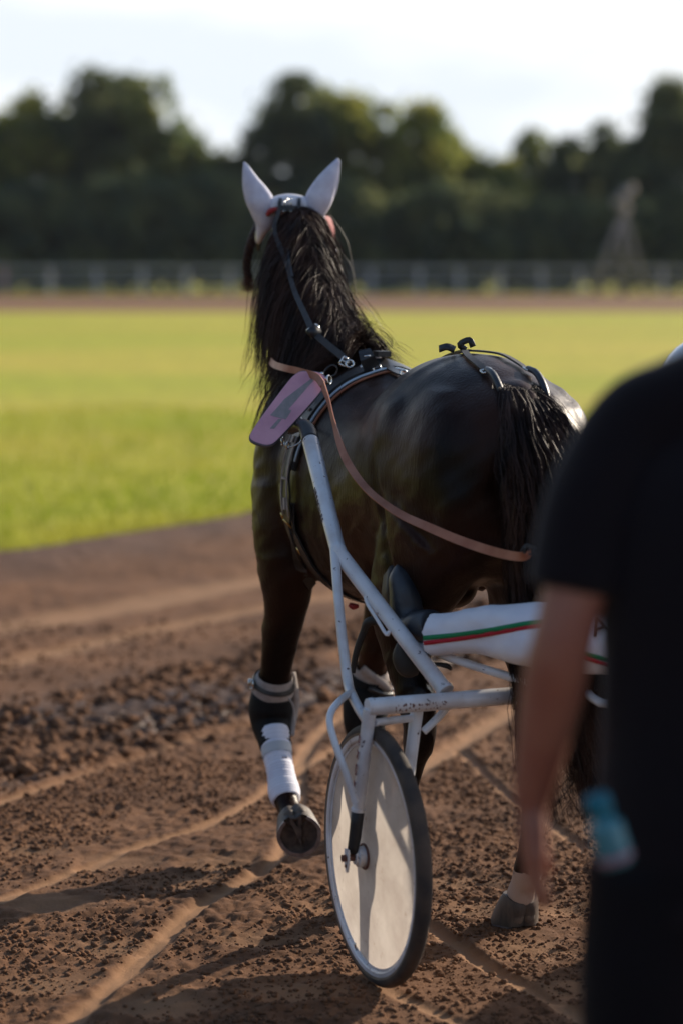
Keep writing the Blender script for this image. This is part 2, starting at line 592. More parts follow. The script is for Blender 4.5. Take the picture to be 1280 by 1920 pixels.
def disc_mat():
    m = bpy.data.materials.new('translucent_disc')
    m.use_nodes = True
    t = m.node_tree
    t.nodes.clear()
    out = t.nodes.new('ShaderNodeOutputMaterial')
    c_ = t.nodes.new('ShaderNodeTexCoord')
    n_ = t.nodes.new('ShaderNodeTexNoise')
    n_.inputs['Scale'].default_value = 6
    n_.inputs['Detail'].default_value = 8
    n_.inputs['Roughness'].default_value = 0.65
    t.links.new(c_.outputs['Object'], n_.inputs['Vector'])
    r_ = t.nodes.new('ShaderNodeValToRGB')
    r_.color_ramp.elements[0].position = 0.3
    r_.color_ramp.elements[0].color = (0.42, 0.36, 0.32, 1)
    r_.color_ramp.elements[1].position = 0.7
    r_.color_ramp.elements[1].color = (0.66, 0.60, 0.54, 1)
    t.links.new(n_.outputs['Fac'], r_.inputs['Fac'])
    d = t.nodes.new('ShaderNodeBsdfDiffuse')
    tr = t.nodes.new('ShaderNodeBsdfTranslucent')
    tp = t.nodes.new('ShaderNodeBsdfTransparent')
    g = t.nodes.new('ShaderNodeBsdfGlossy')
    g.inputs['Roughness'].default_value = 0.25
    nm = t.nodes.new('ShaderNodeTexNoise')
    nm.inputs['Scale'].default_value = 34
    nm.inputs['Detail'].default_value = 7
    nm.inputs['Roughness'].default_value = 0.7
    t.links.new(c_.outputs['Object'], nm.inputs['Vector'])
    rm = t.nodes.new('ShaderNodeValToRGB')
    rm.color_ramp.elements[0].position = 0.60
    rm.color_ramp.elements[0].color = (0, 0, 0, 1)
    rm.color_ramp.elements[1].position = 0.72
    rm.color_ramp.elements[1].color = (.7, .7, .7, 1)
    t.links.new(nm.outputs['Fac'], rm.inputs['Fac'])
    mm = t.nodes.new('ShaderNodeMixRGB')
    mm.inputs['Color2'].default_value = (0.28, 0.19, 0.13, 1)
    t.links.new(rm.outputs[0], mm.inputs['Fac'])
    t.links.new(r_.outputs[0], mm.inputs['Color1'])
    for s_ in (d, tr, tp):
        t.links.new(mm.outputs[0], s_.inputs['Color'])
    m1 = t.nodes.new('ShaderNodeMixShader')
    m1.inputs[0].default_value = 0.52
    t.links.new(d.outputs[0], m1.inputs[1])
    t.links.new(tr.outputs[0], m1.inputs[2])
    m2 = t.nodes.new('ShaderNodeMixShader')
    m2.inputs[0].default_value = 0.12
    t.links.new(m1.outputs[0], m2.inputs[1])
    t.links.new(tp.outputs[0], m2.inputs[2])
    m3 = t.nodes.new('ShaderNodeMixShader')
    m3.inputs[0].default_value = 0.06
    t.links.new(m2.outputs[0], m3.inputs[1])
    t.links.new(g.outputs[0], m3.inputs[2])
    t.links.new(m3.outputs[0], out.inputs['Surface'])
    return m


M['disc'] = disc_mat()


def ground_mat(name, dark, mid, pale, use_attr=True, bscale=60, bd=0.01):
    m = bpy.data.materials.new(name)
    m.use_nodes = True
    t = m.node_tree
    p = t.nodes['Principled BSDF']
    p.inputs['Roughness'].default_value = 0.95
    p.inputs['Specular IOR Level'].default_value = 0.15
    c_ = t.nodes.new('ShaderNodeTexCoord')
    a = t.nodes.new('ShaderNodeTexNoise')
    a.inputs['Scale'].default_value = 1.6
    a.inputs['Detail'].default_value = 9
    a.inputs['Roughness'].default_value = 0.65
    t.links.new(c_.outputs['Object'], a.inputs['Vector'])
    r_ = t.nodes.new('ShaderNodeValToRGB')
    r_.color_ramp.elements[0].position = 0.33
    r_.color_ramp.elements[0].color = (*dark, 1)
    r_.color_ramp.elements[1].position = 0.66
    r_.color_ramp.elements[1].color = (*mid, 1)
    t.links.new(a.outputs['Fac'], r_.inputs['Fac'])
    last = r_.outputs[0]
    if use_attr:
        at_ = t.nodes.new('ShaderNodeAttribute')
        at_.attribute_name = 'packed'
        mx = t.nodes.new('ShaderNodeMixRGB')
        mx.inputs['Color2'].default_value = (*pale, 1)
        t.links.new(at_.outputs['Fac'], mx.inputs['Fac'])
        t.links.new(last, mx.inputs['Color1'])
        damp = t.nodes.new('ShaderNodeMath')      # negative values mark damp soil
        damp.operation = 'MULTIPLY'
        damp.use_clamp = True
        damp.inputs[1].default_value = -1
        t.links.new(at_.outputs['Fac'], damp.inputs[0])
        mx2 = t.nodes.new('ShaderNodeMixRGB')
        mx2.inputs['Color2'].default_value = (0.045, 0.028, 0.022, 1)
        t.links.new(damp.outputs[0], mx2.inputs['Fac'])
        t.links.new(mx.outputs[0], mx2.inputs['Color1'])
        last = mx2.outputs[0]
        rg = t.nodes.new('ShaderNodeMapRange')
        rg.inputs['To Min'].default_value = 0.95
        rg.inputs['To Max'].default_value = 0.45
        t.links.new(damp.outputs[0], rg.inputs['Value'])
        t.links.new(rg.outputs[0], p.inputs['Roughness'])
    t.links.new(last, p.inputs['Base Color'])
    b = t.nodes.new('ShaderNodeTexNoise')
    b.inputs['Scale'].default_value = bscale
    b.inputs['Detail'].default_value = 8
    b.inputs['Roughness'].default_value = 0.7
    t.links.new(c_.outputs['Object'], b.inputs['Vector'])
    bu = t.nodes.new('ShaderNodeBump')
    bu.inputs['Strength'].default_value = 0.7
    bu.inputs['Distance'].default_value = bd
    t.links.new(b.outputs['Fac'], bu.inputs['Height'])
    t.links.new(bu.outputs[0], p.inputs['Normal'])
    return m


M['dirt'] = ground_mat('track_dirt', (0.090, 0.043, 0.023), (0.178, 0.088, 0.045), (0.31, 0.175, 0.095), True, 110, 0.006)
M['clod'] = ground_mat('dirt_clod', (0.098, 0.048, 0.026), (0.17, 0.085, 0.045), (0, 0, 0), False, 160, 0.004)
M['far_dirt'] = ground_mat('far_track_dirt', (0.15, 0.072, 0.045), (0.19, 0.095, 0.060), (0, 0, 0), False, 2, 0.05)


def grass_mat():
    m = bpy.data.materials.new('meadow_grass')
    m.use_nodes = True
    t = m.node_tree
    p = t.nodes['Principled BSDF']
    p.inputs['Roughness'].default_value = 0.9
    p.inputs['Specular IOR Level'].default_value = 0.2
    c_ = t.nodes.new('ShaderNodeTexCoord')
    a = t.nodes.new('ShaderNodeTexNoise')
    a.inputs['Scale'].default_value = 0.16
    a.inputs['Detail'].default_value = 5
    mp_ = t.nodes.new('ShaderNodeMapping')
    mp_.inputs['Scale'].default_value = (0.35, 1, 1)
    t.links.new(c_.outputs['Object'], mp_.inputs['Vector'])
    t.links.new(mp_.outputs[0], a.inputs['Vector'])
    b = t.nodes.new('ShaderNodeTexNoise')
    b.inputs['Scale'].default_value = 2.6
    b.inputs['Detail'].default_value = 9
    b.inputs['Roughness'].default_value = 0.75
    t.links.new(c_.outputs['Object'], b.inputs['Vector'])
    r1 = t.nodes.new('ShaderNodeValToRGB')
    r1.color_ramp.elements[0].position = 0.36
    r1.color_ramp.elements[0].color = (0.33, 0.355, 0.022, 1)
    r1.color_ramp.elements[1].position = 0.66
    r1.color_ramp.elements[1].color = (0.46, 0.38, 0.05, 1)
    t.links.new(a.outputs['Fac'], r1.inputs['Fac'])
    r2 = t.nodes.new('ShaderNodeValToRGB')
    r2.color_ramp.elements[0].position = 0.30
    r2.color_ramp.elements[0].color = (0.52, 0.55, 0.45, 1)
    r2.color_ramp.elements[1].position = 0.66
    r2.color_ramp.elements[1].color = (1.2, 1.15, 1.05, 1)
    t.links.new(b.outputs['Fac'], r2.inputs['Fac'])
    mx = t.nodes.new('ShaderNodeMixRGB')
    mx.blend_type = 'MULTIPLY'
    mx.inputs['Fac'].default_value = 1
    t.links.new(r1.outputs[0], mx.inputs['Color1'])
    t.links.new(r2.outputs[0], mx.inputs['Color2'])
    t.links.new(mx.outputs[0], p.inputs['Base Color'])
    bu = t.nodes.new('ShaderNodeBump')
    bu.inputs['Strength'].default_value = 0.6
    bu.inputs['Distance'].default_value = 0.05
    t.links.new(b.outputs['Fac'], bu.inputs['Height'])
    t.links.new(bu.outputs[0], p.inputs['Normal'])
    return m


M['grass'] = grass_mat()


def leaf_mat(name, c1, c2, tr=0.45):
    m = bpy.data.materials.new(name)
    m.use_nodes = True
    t = m.node_tree
    t.nodes.clear()
    out = t.nodes.new('ShaderNodeOutputMaterial')
    c_ = t.nodes.new('ShaderNodeTexCoord')
    n_ = t.nodes.new('ShaderNodeTexNoise')
    n_.inputs['Scale'].default_value = 0.45
    n_.inputs['Detail'].default_value = 4
    t.links.new(c_.outputs['Object'], n_.inputs['Vector'])
    r_ = t.nodes.new('ShaderNodeValToRGB')
    r_.color_ramp.elements[0].position = 0.42
    r_.color_ramp.elements[0].color = (*c1, 1)
    r_.color_ramp.elements[1].position = 0.60
    r_.color_ramp.elements[1].color = (*c2, 1)
    t.links.new(n_.outputs['Fac'], r_.inputs['Fac'])
    d = t.nodes.new('ShaderNodeBsdfDiffuse')
    g = t.nodes.new('ShaderNodeBsdfTranslucent')
    t.links.new(r_.outputs[0], d.inputs['Color'])
    t.links.new(r_.outputs[0], g.inputs['Color'])
    mx = t.nodes.new('ShaderNodeMixShader')
    mx.inputs[0].default_value = tr
    t.links.new(d.outputs[0], mx.inputs[1])
    t.links.new(g.outputs[0], mx.inputs[2])
    t.links.new(mx.outputs[0], out.inputs['Surface'])
    return m


M['leaf_dark'] = leaf_mat('dark_foliage', (0.075, 0.105, 0.062), (0.18, 0.195, 0.085), 0.58)
M['leaf_mid'] = leaf_mat('mid_foliage', (0.12, 0.165, 0.07), (0.30, 0.31, 0.10), 0.62)
M['leaf_olive'] = leaf_mat('olive_foliage', (0.15, 0.19, 0.05), (0.42, 0.40, 0.09), 0.62)
M['bark'] = mat('bark', (0.06, 0.048, 0.04), 0.9, col2=(0.10, 0.08, 0.07), nscale=3, bump=0.5, bscale=4, bdist=0.05)
M['fence'] = mat('weathered_fence_paint', (0.42, 0.40, 0.46), 0.8, col2=(0.34, 0.32, 0.38), nscale=2)
M['rail'] = mat('fence_rail_paint', (0.5, 0.5, 0.56), 0.8, col2=(0.4, 0.4, 0.46), nscale=1)
M['fence_pink'] = mat('faded_pink_paint', (0.40, 0.22, 0.26), 0.8)
M['pole'] = mat('weathered_pole', (0.22, 0.20, 0.205), 0.85, col2=(0.16, 0.15, 0.155), nscale=2)
M['horn'] = mat('grey_speaker_paint', (0.34, 0.30, 0.28), 0.6)


# ------------------------------------------------------------------ noise for the ground relief
def vnoise(x, y, s, seed):
    """smooth value noise, wavelength s"""
    g = np.random.default_rng(seed).random((257, 257)).astype(np.float32)
    u, v_ = x / s, y / s
    iu, iv = np.floor(u).astype(int), np.floor(v_).astype(int)
    fu, fv = u - iu, v_ - iv
    fu, fv = fu * fu * (3 - 2 * fu), fv * fv * (3 - 2 * fv)
    a = g[iu % 256, iv % 256]
    b = g[(iu + 1) % 256, iv % 256]
    c = g[iu % 256, (iv + 1) % 256]
    d = g[(iu + 1) % 256, (iv + 1) % 256]
    return (a * (1 - fu) + b * fu) * (1 - fv) + (c * (1 - fu) + d * fu) * fv - 0.5


def crumbs(x, y, s, seed):
    """clumped crumbs: billowed cells, 0..1"""
    r = np.random.default_rng(seed)
    jx, jy, hh = r.random((128, 128)), r.random((128, 128)), r.random((128, 128))
    u, v_ = x / s, y / s
    iu, iv = np.floor(u).astype(int), np.floor(v_).astype(int)
    best = np.zeros_like(u)
    for a in (-1, 0, 1):
        for b in (-1, 0, 1):
            ci, cj = iu + a, iv + b
            px, py = ci + jx[ci % 128, cj % 128], cj + jy[ci % 128, cj % 128]
            rr = 0.35 + 0.65 * hh[ci % 128, cj % 128]
            d2 = ((u - px) ** 2 + (v_ - py) ** 2) / (rr * rr)
            best = np.maximum(best, rr * np.sqrt(np.clip(1 - d2, 0, 1)))
    return best


def seg_dist(x, y, pts):
    best = np.full_like(x, 99.0)
    for (ax, ay), (bx, by) in zip(pts[:-1], pts[1:]):
        dx, dy = bx - ax, by - ay
        t = np.clip(((x - ax) * dx + (y - ay) * dy) / (dx * dx + dy * dy), 0, 1)
        best = np.minimum(best, np.hypot(x - ax - t * dx, y - ay - t * dy))
    return best


def gpath(lst):
    p = [gnd(a, b) for a, b in lst]
    return [(q[0], q[1]) for q in cr([(a.x, a.y) for a in p], 5)]


TR = [  # wheel lines pressed in the dirt: path, half width, depth
    (gpath([(60, 1960), (160, 1885), (290, 1770), (380, 1690), (520, 1605), (556, 1500), (560, 1430), (600, 1370), (700, 1300), (860, 1240)]), 0.030, 0.012),
    (gpath([(-40, 1700), (40, 1670), (240, 1590), (420, 1530), (560, 1440), (700, 1370), (960, 1330)]), 0.022, 0.007),
    (gpath([(-60, 1520), (80, 1475), (240, 1420), (470, 1352), (640, 1290), (900, 1200)]), 0.035, 0.010),
    (gpath([(700, 1490), (800, 1430), (880, 1380), (960, 1330), (1080, 1270)]), 0.055, 0.012),
    (gpath([(860, 1400), (930, 1470), (1000, 1520), (1100, 1590)]), 0.022, 0.010),
    (gpath([(790, 1720), (850, 1765), (930, 1820), (1010, 1860), (1130, 1930)]), 0.026, 0.012),
    (gpath([(720, 1850), (780, 1880), (860, 1915), (950, 1960)]), 0.022, 0.006),
    (gpath([(-50, 1260), (120, 1215), (480, 1140), (800, 1080)]), 0.10, 0.012),
    (gpath([(-50, 1180), (60, 1165), (250, 1130), (480, 1085), (700, 1050)]), 0.22, 0.010),
]
PRINTS = [gnd(*p) for p in ((200, 1770), (90, 1690), (215, 1612), (60, 1588), (420, 1615), (500, 1760), (350, 1650),
                            (90, 1835), (560, 1855), (860, 1650), (1000, 1780), (900, 1700), (1040, 1700), (620, 1700), (300, 1880), (1060, 1850))]
E0, ED = Vector((-2.06, 14.55)), Vector((0.545, 0.838))    # inner edge of the track


def edge_dist(x, y):
    """signed distance to the grass edge, positive on the track side"""
    bend = 0.18 * np.sin(0.9 * x + 0.4 * y) + 0.25 * vnoise(x + 50, y, 1.7, 3)
    return (x - E0.x) * ED.y - (y - E0.y) * ED.x + bend


def relief(x, y):
    z = 0.016 * vnoise(x + 40, y + 40, 1.3, 1) + 0.006 * vnoise(x + 40, y + 40, 0.37, 2) + 0.006 * vnoise(x + 40, y + 40, 0.12, 4)
    tx, ty = x * ED.x + y * ED.y, x * ED.y - y * ED.x      # along / across the track
    z += 0.035 * vnoise(tx * 0.12 + 30, ty + 30, 0.45, 5) * np.clip((y - 8.2) / 2, 0, 1)
    rough = np.clip(0.85 + 1.1 * vnoise(x + 9, y + 9, 0.55, 6) + 0.7 * vnoise(x + 9, y + 9, 0.17, 16), 0.30, 1.15)
    packed = np.zeros_like(x)
    for pts, hw, dep in TR:
        d = seg_dist(x, y, pts) + 0.45 * hw * vnoise(x + 5, y + 5, 0.13, 8)
        k = np.clip(1.35 - d / hw, 0, 1)
        k = k * k * (3 - 2 * k)
        z -= 0.7 * dep * k
        z += 0.15 * dep * np.exp(-((d - hw * 1.6) / (hw * 0.5)) ** 2)
        rough *= 1 - 0.93 * k
        packed = np.maximum(packed, k * (0.8 if hw < 0.09 else 0.65))
    for i, p in enumerate(PRINTS):                       # smeared hoof prints
        a = (x - p.x) / 0.13
        b = (y - p.y) / 0.10
        d = np.sqrt(a * a + b * b) + 0.5 * vnoise(x + i, y, 0.09, 20 + i)
        k = np.clip(1.25 - d, 0, 1)
        z -= 0.018 * k * np.clip(0.3 - b, 0, 1)
        z += 0.005 * np.exp(-((d - 1.25) / 0.25) ** 2)
        rough *= 1 - 0.7 * k
        packed = np.maximum(packed, 0.5 * k)
    # loose clods on the far side of the ridge
    dr = (x - gnd(0, 1500).x) * ED.y - (y - gnd(0, 1500).y) * ED.x
    clodz = np.clip((-dr - 0.02) / 0.10, 0, 1) * np.clip((1.35 + dr) / 0.5, 0, 1)
    zc = clodz * (0.014 * crumbs(x, y, 0.11, 31) + 0.030 * crumbs(x + 3, y + 1, 0.05, 32) + 0.02 * vnoise(x, y, .3, 38) - 0.015)
    big = crumbs(x, y, 0.055, 33) * np.clip(0.4 + 2 * vnoise(x, y, 0.4, 34), 0, 1)
    z += rough * (0.003 * big + 0.008 * crumbs(x + 7, y + 7, 0.034, 35) + 0.009 * crumbs(x + 2, y + 4, 0.021, 36) + 0.008 * vnoise(x, y, 0.04, 37))
    z += zc - 0.012
    e = edge_dist(x, y)
    z += 0.06 * np.exp(-((e - 0.15) / 0.22) ** 2)
    packed = np.clip(packed * (1 - clodz), 0, 1) - 0.75 * clodz * np.clip(.6 + 2 * vnoise(tx * .5 + 20, ty + 20, .3, 61), 0, 1) - .5 * np.exp(-((e - .25) / .3) ** 2)
    # flat where the wheel and the planted hoof stand
    for (cx, cy, rr) in ((0.087, 5.93, 0.09), (0.50, 6.48, 0.10), (1.45, 6.45, 0.12)):
        k = np.exp(-(((x - cx) / rr) ** 2 + ((y - cy) / (rr * 1.8)) ** 2) ** 2)
        z = z * (1 - k) + (-0.003) * k
    return z, packed


def grid_mesh(name, x0, x1, y0, y1, dx, dy, fn):
    nx, ny = int((x1 - x0) / dx) + 1, int((y1 - y0) / dy) + 1
    X, Y = np.meshgrid(np.linspace(x0, x1, nx), np.linspace(y0, y1, ny))
    Z, P = fn(X.ravel(), Y.ravel())
    co = np.stack([X.ravel(), Y.ravel(), Z], 1).astype(np.float32)
    i = np.arange(nx * ny).reshape(ny, nx)
    q = np.stack([i[:-1, :-1], i[:-1, 1:], i[1:, 1:], i[1:, :-1]], -1).reshape(-1, 4)
    me = bpy.data.meshes.new(name)
    me.vertices.add(len(co))
    me.vertices.foreach_set('co', co.ravel())
    me.loops.add(q.size)
    me.loops.foreach_set('vertex_index', q.ravel().astype(np.int32))
    me.polygons.add(len(q))
    me.polygons.foreach_set('loop_start', np.arange(0, q.size, 4, dtype=np.int32))
    me.update(calc_edges=True)
    a = me.attributes.new('packed', 'FLOAT', 'POINT')
    a.data.foreach_set('value', P.astype(np.float32))
    return me


def near_fn(x, y):
    z, p = relief(x, y)
    b = np.clip(np.minimum(np.minimum(x + 2.3, 2.3 - x), y - 3.3) / 0.3, 0, 1)
    return z * b - 0.02 * (1 - b), p


def mid_fn(x, y):
    z, p = relief(x, y)
    e = edge_dist(x, y)
    z = np.where(e < -0.15, -0.05, z)
    b = np.clip(np.minimum(np.minimum(x + 5, 5 - x), np.minimum(y - 9.5 + 0.3, 25 - y)) / 0.3, 0, 1)
    return z * b - 0.02 * (1 - b), p


o = link('dirt_track', grid_mesh('dirt_track', -2.3, 2.3, 3.3, 9.5, 0.008, 0.010, near_fn), M['dirt'])
tag(o, 'near part of the brown churned racetrack under horse and cart', kind='structure')
o = link('dirt_track', grid_mesh('dirt_track', -5, 5, 9.5, 25, 0.026, 0.034, mid_fn), M['dirt'])
tag(o, 'brown racetrack beyond the horse up to the grass edge', kind='structure')
# wide sheets of dirt round the detailed patches
mb = MB()
for (x0, x1, y0, y1) in ((-25, 70, -25, 3.3), (-25, -2.3, 3.3, 9.5), (2.3, 70, 3.3, 9.5), (-25, -5, 9.5, 25), (5, 70, 9.5, 25), (-25, 70, 25, 70)):
    mb.add([(x0, y0, -0.02), (x1, y0, -0.02), (x1, y1, -0.02), (x0, y1, -0.02)], [(0, 1, 2, 3)])
tag(mb.build('dirt_ground', M['dirt'], smooth=False), 'plain brown dirt round the churned track', kind='structure')
# infield grass: sheet with a ragged near edge that reaches the horizon
mb = MB()
ea = [E0 + ED * s for s in np.arange(-30, 62, 0.12)]
V, Fc = [], []
for i, p in enumerate(ea):
    j = 0.22 * math.sin(0.9 * p.x + 0.4 * p.y) + random.uniform(-0.06, 0.06)
    q = Vector((p.x - ED.y * j, p.y + ED.x * j))
    out_n = Vector((-ED.y, ED.x))
    V += [(q.x, q.y, -0.01), (q.x + out_n.x * 0.15, q.y + out_n.y * 0.15, 0.035), (q.x + out_n.x * 900, q.y + out_n.y * 900, 0.036)]
for i in range(len(ea) - 1):
    a = i * 3
    Fc += [(a, a + 3, a + 4, a + 1), (a + 1, a + 4, a + 5, a + 2)]
mb.add(V, Fc)
tag(mb.build('infield_grass', M['grass'], smooth=False), 'sunlit yellow green infield grass', kind='structure')
mb = MB()
mb.add([(-900, 60, 0.045), (900, 60, 0.045), (900, 1500, 0.045), (-900, 1500, 0.045)], [(0, 1, 2, 3)])
mb.add([(-900, -60, -0.2), (900, -60, -0.2), (900, 70, -0.2), (-900, 70, -0.2)], [(0, 1, 2, 3)])
tag(mb.build('ground', M['grass'], smooth=False), 'grassland out to the horizon', kind='structure')
mb = MB()
mb.add([(-300, 83, 0.06), (300, 83, 0.06), (300, 118, 0.06), (-300, 118, 0.06)], [(0, 1, 2, 3)])
tag(mb.build('far_track', M['far_dirt'], smooth=False), 'reddish far straight of the racetrack', kind='structure')


# loose clods (stuff): lumps lying on the relief
def ico():
    t = (1 + 5 ** .5) / 2
    v_ = np.array([(-1, t, 0), (1, t, 0), (-1, -t, 0), (1, -t, 0), (0, -1, t), (0, 1, t), (0, -1, -t), (0, 1, -t), (t, 0, -1), (t, 0, 1), (-t, 0, -1), (-t, 0, 1)], float)
    v_ /= np.linalg.norm(v_[0])
    f = np.array([(0, 11, 5), (0, 5, 1), (0, 1, 7), (0, 7, 10), (0, 10, 11), (1, 5, 9), (5, 11, 4), (11, 10, 2), (10, 7, 6), (7, 1, 8), (3, 9, 4), (3, 4, 2), (3, 2, 6), (3, 6, 8), (3, 8, 9), (4, 9, 5), (2, 4, 11), (6, 2, 10), (8, 6, 7), (9, 8, 1)])
    return v_, f


def clods(n, xr, yr, rmin, rmax, pw, keep=None):
    iv, if_ = ico()
    x = rng.uniform(*xr, n)
    y = rng.uniform(*yr, n)
    dens = vnoise(x, y, 0.3, 50) + 0.6 * vnoise(x, y, 0.9, 51) > -0.30 + 0.25 * rng.random(n)
    for pts, hw, dep in TR[:7]:
        dens &= seg_dist(x, y, pts) > hw * 1.2
    if keep is not None:
        dens &= keep(x, y)
    x, y = x[dens], y[dens]
    n = len(x)
    z, _ = relief(x, y)
    r = rmin + (rmax - rmin) * rng.random(n) ** pw
    s = rng.uniform(0.65, 1.25, (n, 12, 1)) * iv[None] * r[:, None, None] * np.array([1.1, 1.1, 0.8])
    a = rng.uniform(0, 6.28, n)
    ca, sa = np.cos(a)[:, None], np.sin(a)[:, None]
    X = s[..., 0] * ca - s[..., 1] * sa + x[:, None]
    Y = s[..., 0] * sa + s[..., 1] * ca + y[:, None]
    Z = s[..., 2] + (z + 0.25 * r)[:, None]
    co = np.stack([X, Y, Z], -1).reshape(-1, 3)
    fa = (if_[None] + (np.arange(n) * 12)[:, None, None]).reshape(-1, 3)
    return co, fa


def tri_mesh(name, co, fa):
    me = bpy.data.meshes.new(name)
    me.vertices.add(len(co))
    me.vertices.foreach_set('co', co.astype(np.float32).ravel())
    me.loops.add(fa.size)
    me.loops.foreach_set('vertex_index', fa.ravel().astype(np.int32))
    me.polygons.add(len(fa))
    me.polygons.foreach_set('loop_start', np.arange(0, fa.size, fa.shape[1], dtype=np.int32))
    me.update(calc_edges=True)
    return me


c1, f1 = clods(42000, (-1.5, 1.5), (4.9, 8.6), 0.0026, 0.0105, 4)
c2, f2 = clods(6500, (-2.2, 2.2), (7.5, 12), 0.004, 0.016, 3)
X0 = gnd(0, 1500)
c3, f3 = clods(5200, (-2.4, 1.5), (8.2, 12.5), 0.008, 0.034, 2.5,
               lambda x, y: (lambda d: (d < -0.02) & (d > -1.1))((x - X0.x) * ED.y - (y - X0.y) * ED.x))
co = np.concatenate([c1, c2, c3])
fa = np.concatenate([f1, f2 + len(c1), f3 + len(c1) + len(c2)])
tag(link('dirt_clods', tri_mesh('dirt_clods', co, fa), M['clod']), 'loose crumbs and clods of brown dirt on the track', 'dirt', kind='stuff')

# grass blades along the near edge of the infield (stuff)
n = 26000
s = rng.uniform(-2.5, 12, n)
dd = rng.random(n) ** 1.6 * 9
bx = E0.x + ED.x * s - ED.y * (dd - 0.1)
by = E0.y + ED.y * s + ED.x * (dd - 0.1)
hh = rng.uniform(0.03, 0.11, n)
an = rng.uniform(0, 6.28, n)
w = rng.uniform(0.004, 0.010, n)
lean = rng.normal(0, 0.03, (n, 2))
co = np.zeros((n, 3, 3))
co[:, 0] = np.stack([bx - w * np.cos(an), by - w * np.sin(an), np.full(n, 0.02)], 1)
co[:, 1] = np.stack([bx + w * np.cos(an), by + w * np.sin(an), np.full(n, 0.02)], 1)
co[:, 2] = np.stack([bx + lean[:, 0], by + lean[:, 1], 0.035 + hh], 1)
M['blade'] = leaf_mat('grass_blade', (0.20, 0.26, 0.02), (0.34, 0.33, 0.05), 0.5)
tag(link('grass_blades', tri_mesh('grass_blades', co.reshape(-1, 3), np.arange(n * 3).reshape(-1, 3)), M['blade'], smooth=False),
    'short sunlit grass blades at the track edge', 'grass', kind='stuff')


# ------------------------------------------------------------------ trees
def make_tree(cx, D, top_px, wid_px, matn, label, name='broadleaf_tree', kind=0, seed=0, low=1.2, dens=1.0, group=None):
    r = np.random.default_rng(seed + 100)
    topz = at(640, top_px, D).z
    X = (cx - 640) / F * D
    Wd = wid_px / F * D / 2
    root = thing(name, (X, D, 0), label, 'tree', group)
    tr = MB()
    hb = topz * 0.85
    tube(tr, [(X, D, -0.1), (X + r.normal(0, .1), D, hb * 0.35), (X + r.normal(0, .3), D + r.normal(0, .2), hb * 0.7), (X + r.normal(0, .3), D, hb)],
         [0.32, 0.24, 0.14, 0.04], 8, 3)
    lobes = []
    nl = 26 if kind == 0 else 9
    for i in range(nl):
        if kind == 0:
            h_ = r.uniform(0.22, 0.86)
            spread = Wd * (0.72 if h_ < 0.72 else 0.42)
            lx, ly = r.uniform(-1, 1) * spread, r.uniform(-1, 1) * spread * 0.8
            rad = r.uniform(0.16, 0.42) * Wd + 0.40
            lz = h_ * topz
            lz = min(lz, topz - rad * 0.8)
            lobes.append((lx, ly, lz, rad, rad * r.uniform(0.65, 0.95)))
        else:
            h_ = 0.16 + 0.76 * i / nl
            wl = Wd * (1 - h_) ** 0.75 * 1.1
            a = r.uniform(0, 6.28)
            lobes.append((wl * 0.35 * math.cos(a), wl * 0.35 * math.sin(a), h_ * topz, wl * 0.75 + 0.3, topz * 0.10))
    lobes.append((0, 0, topz - Wd * 0.40, Wd * 0.52, Wd * 0.42))
    lobes.append((0, 0, topz - Wd * 1.0, Wd * 0.8, Wd * 0.6))
    if kind == 0:
        lobes.append((0, 0, topz * 0.45, Wd * 0.7, topz * 0.22))
    for (lx, ly, lz, ra, rb) in lobes:
        a0 = Vector((X, D, max(0.8, min(lz - 0.8, hb * 0.9))))
        tube(tr, [a0, a0.lerp(Vector((X + lx, D + ly, lz)), 0.5) + Vector((0, 0, 0.1)), (X + lx, D + ly, lz)], [0.09, 0.06, 0.02], 5, 2)
    tr.build('trunk', M['bark'], root)
    P = []
    for (lx, ly, lz, ra, rb) in lobes:
        k = int(300 * dens * (ra * ra + ra * rb) + 60)
        d = r.normal(0, 1, (k, 3))
        d /= np.linalg.norm(d, axis=1)[:, None]
        rad = (0.30 + 0.70 * r.random(k) ** 0.6) * (1 + 0.28 * np.abs(r.normal(0, 1, k)) * (r.random(k) < 0.35))
        q = d * rad[:, None] * np.array([ra, ra, rb]) + np.array([X + lx, D + ly, lz])
        P.append(q)
    P = np.concatenate(P)
    P = P[P[:, 2] > (0.1 if low < 0.5 else 0.7)]
    # holes: drop leaves near some random centres
    for _ in range(int(10 + Wd * 5)):
        c = np.array([X + r.uniform(-.9, .9) * Wd, D, r.uniform(0.45, 0.98) * topz])
        dd_ = np.hypot(P[:, 0] - c[0], (P[:, 2] - c[2]) * r.uniform(.6, 1.6))
        P = P[(dd_ > r.uniform(0.06, 0.26)) | (r.random(len(P)) < .06)]
    P = P[(vnoise(P[:, 0] * .9 + 300, P[:, 2] + P[:, 1] * .3, .7, 90 + seed) > -.27 - .5 * (P[:, 2] < topz * .4))]
    n_ = len(P)
    sz = r.uniform(0.10, 0.24, n_)
    a = r.normal(0, 1, (n_, 3))
    a /= np.linalg.norm(a, axis=1)[:, None]
    b = np.cross(a, r.normal(0, 1, (n_, 3)))
    b /= np.linalg.norm(b, axis=1)[:, None]
    c = np.cross(a, b)
    co = np.stack([P + a * sz[:, None], P + b * sz[:, None] * 0.8 + c * sz[:, None] * 0.15, P - a * sz[:, None], P - b * sz[:, None] * 0.8 - c * sz[:, None] * 0.15], 1).reshape(-1, 3)
    me = tri_mesh('crown', co, np.arange(n_ * 4).reshape(-1, 4))
    link('crown', me, M[matn], root, smooth=False)
    return root


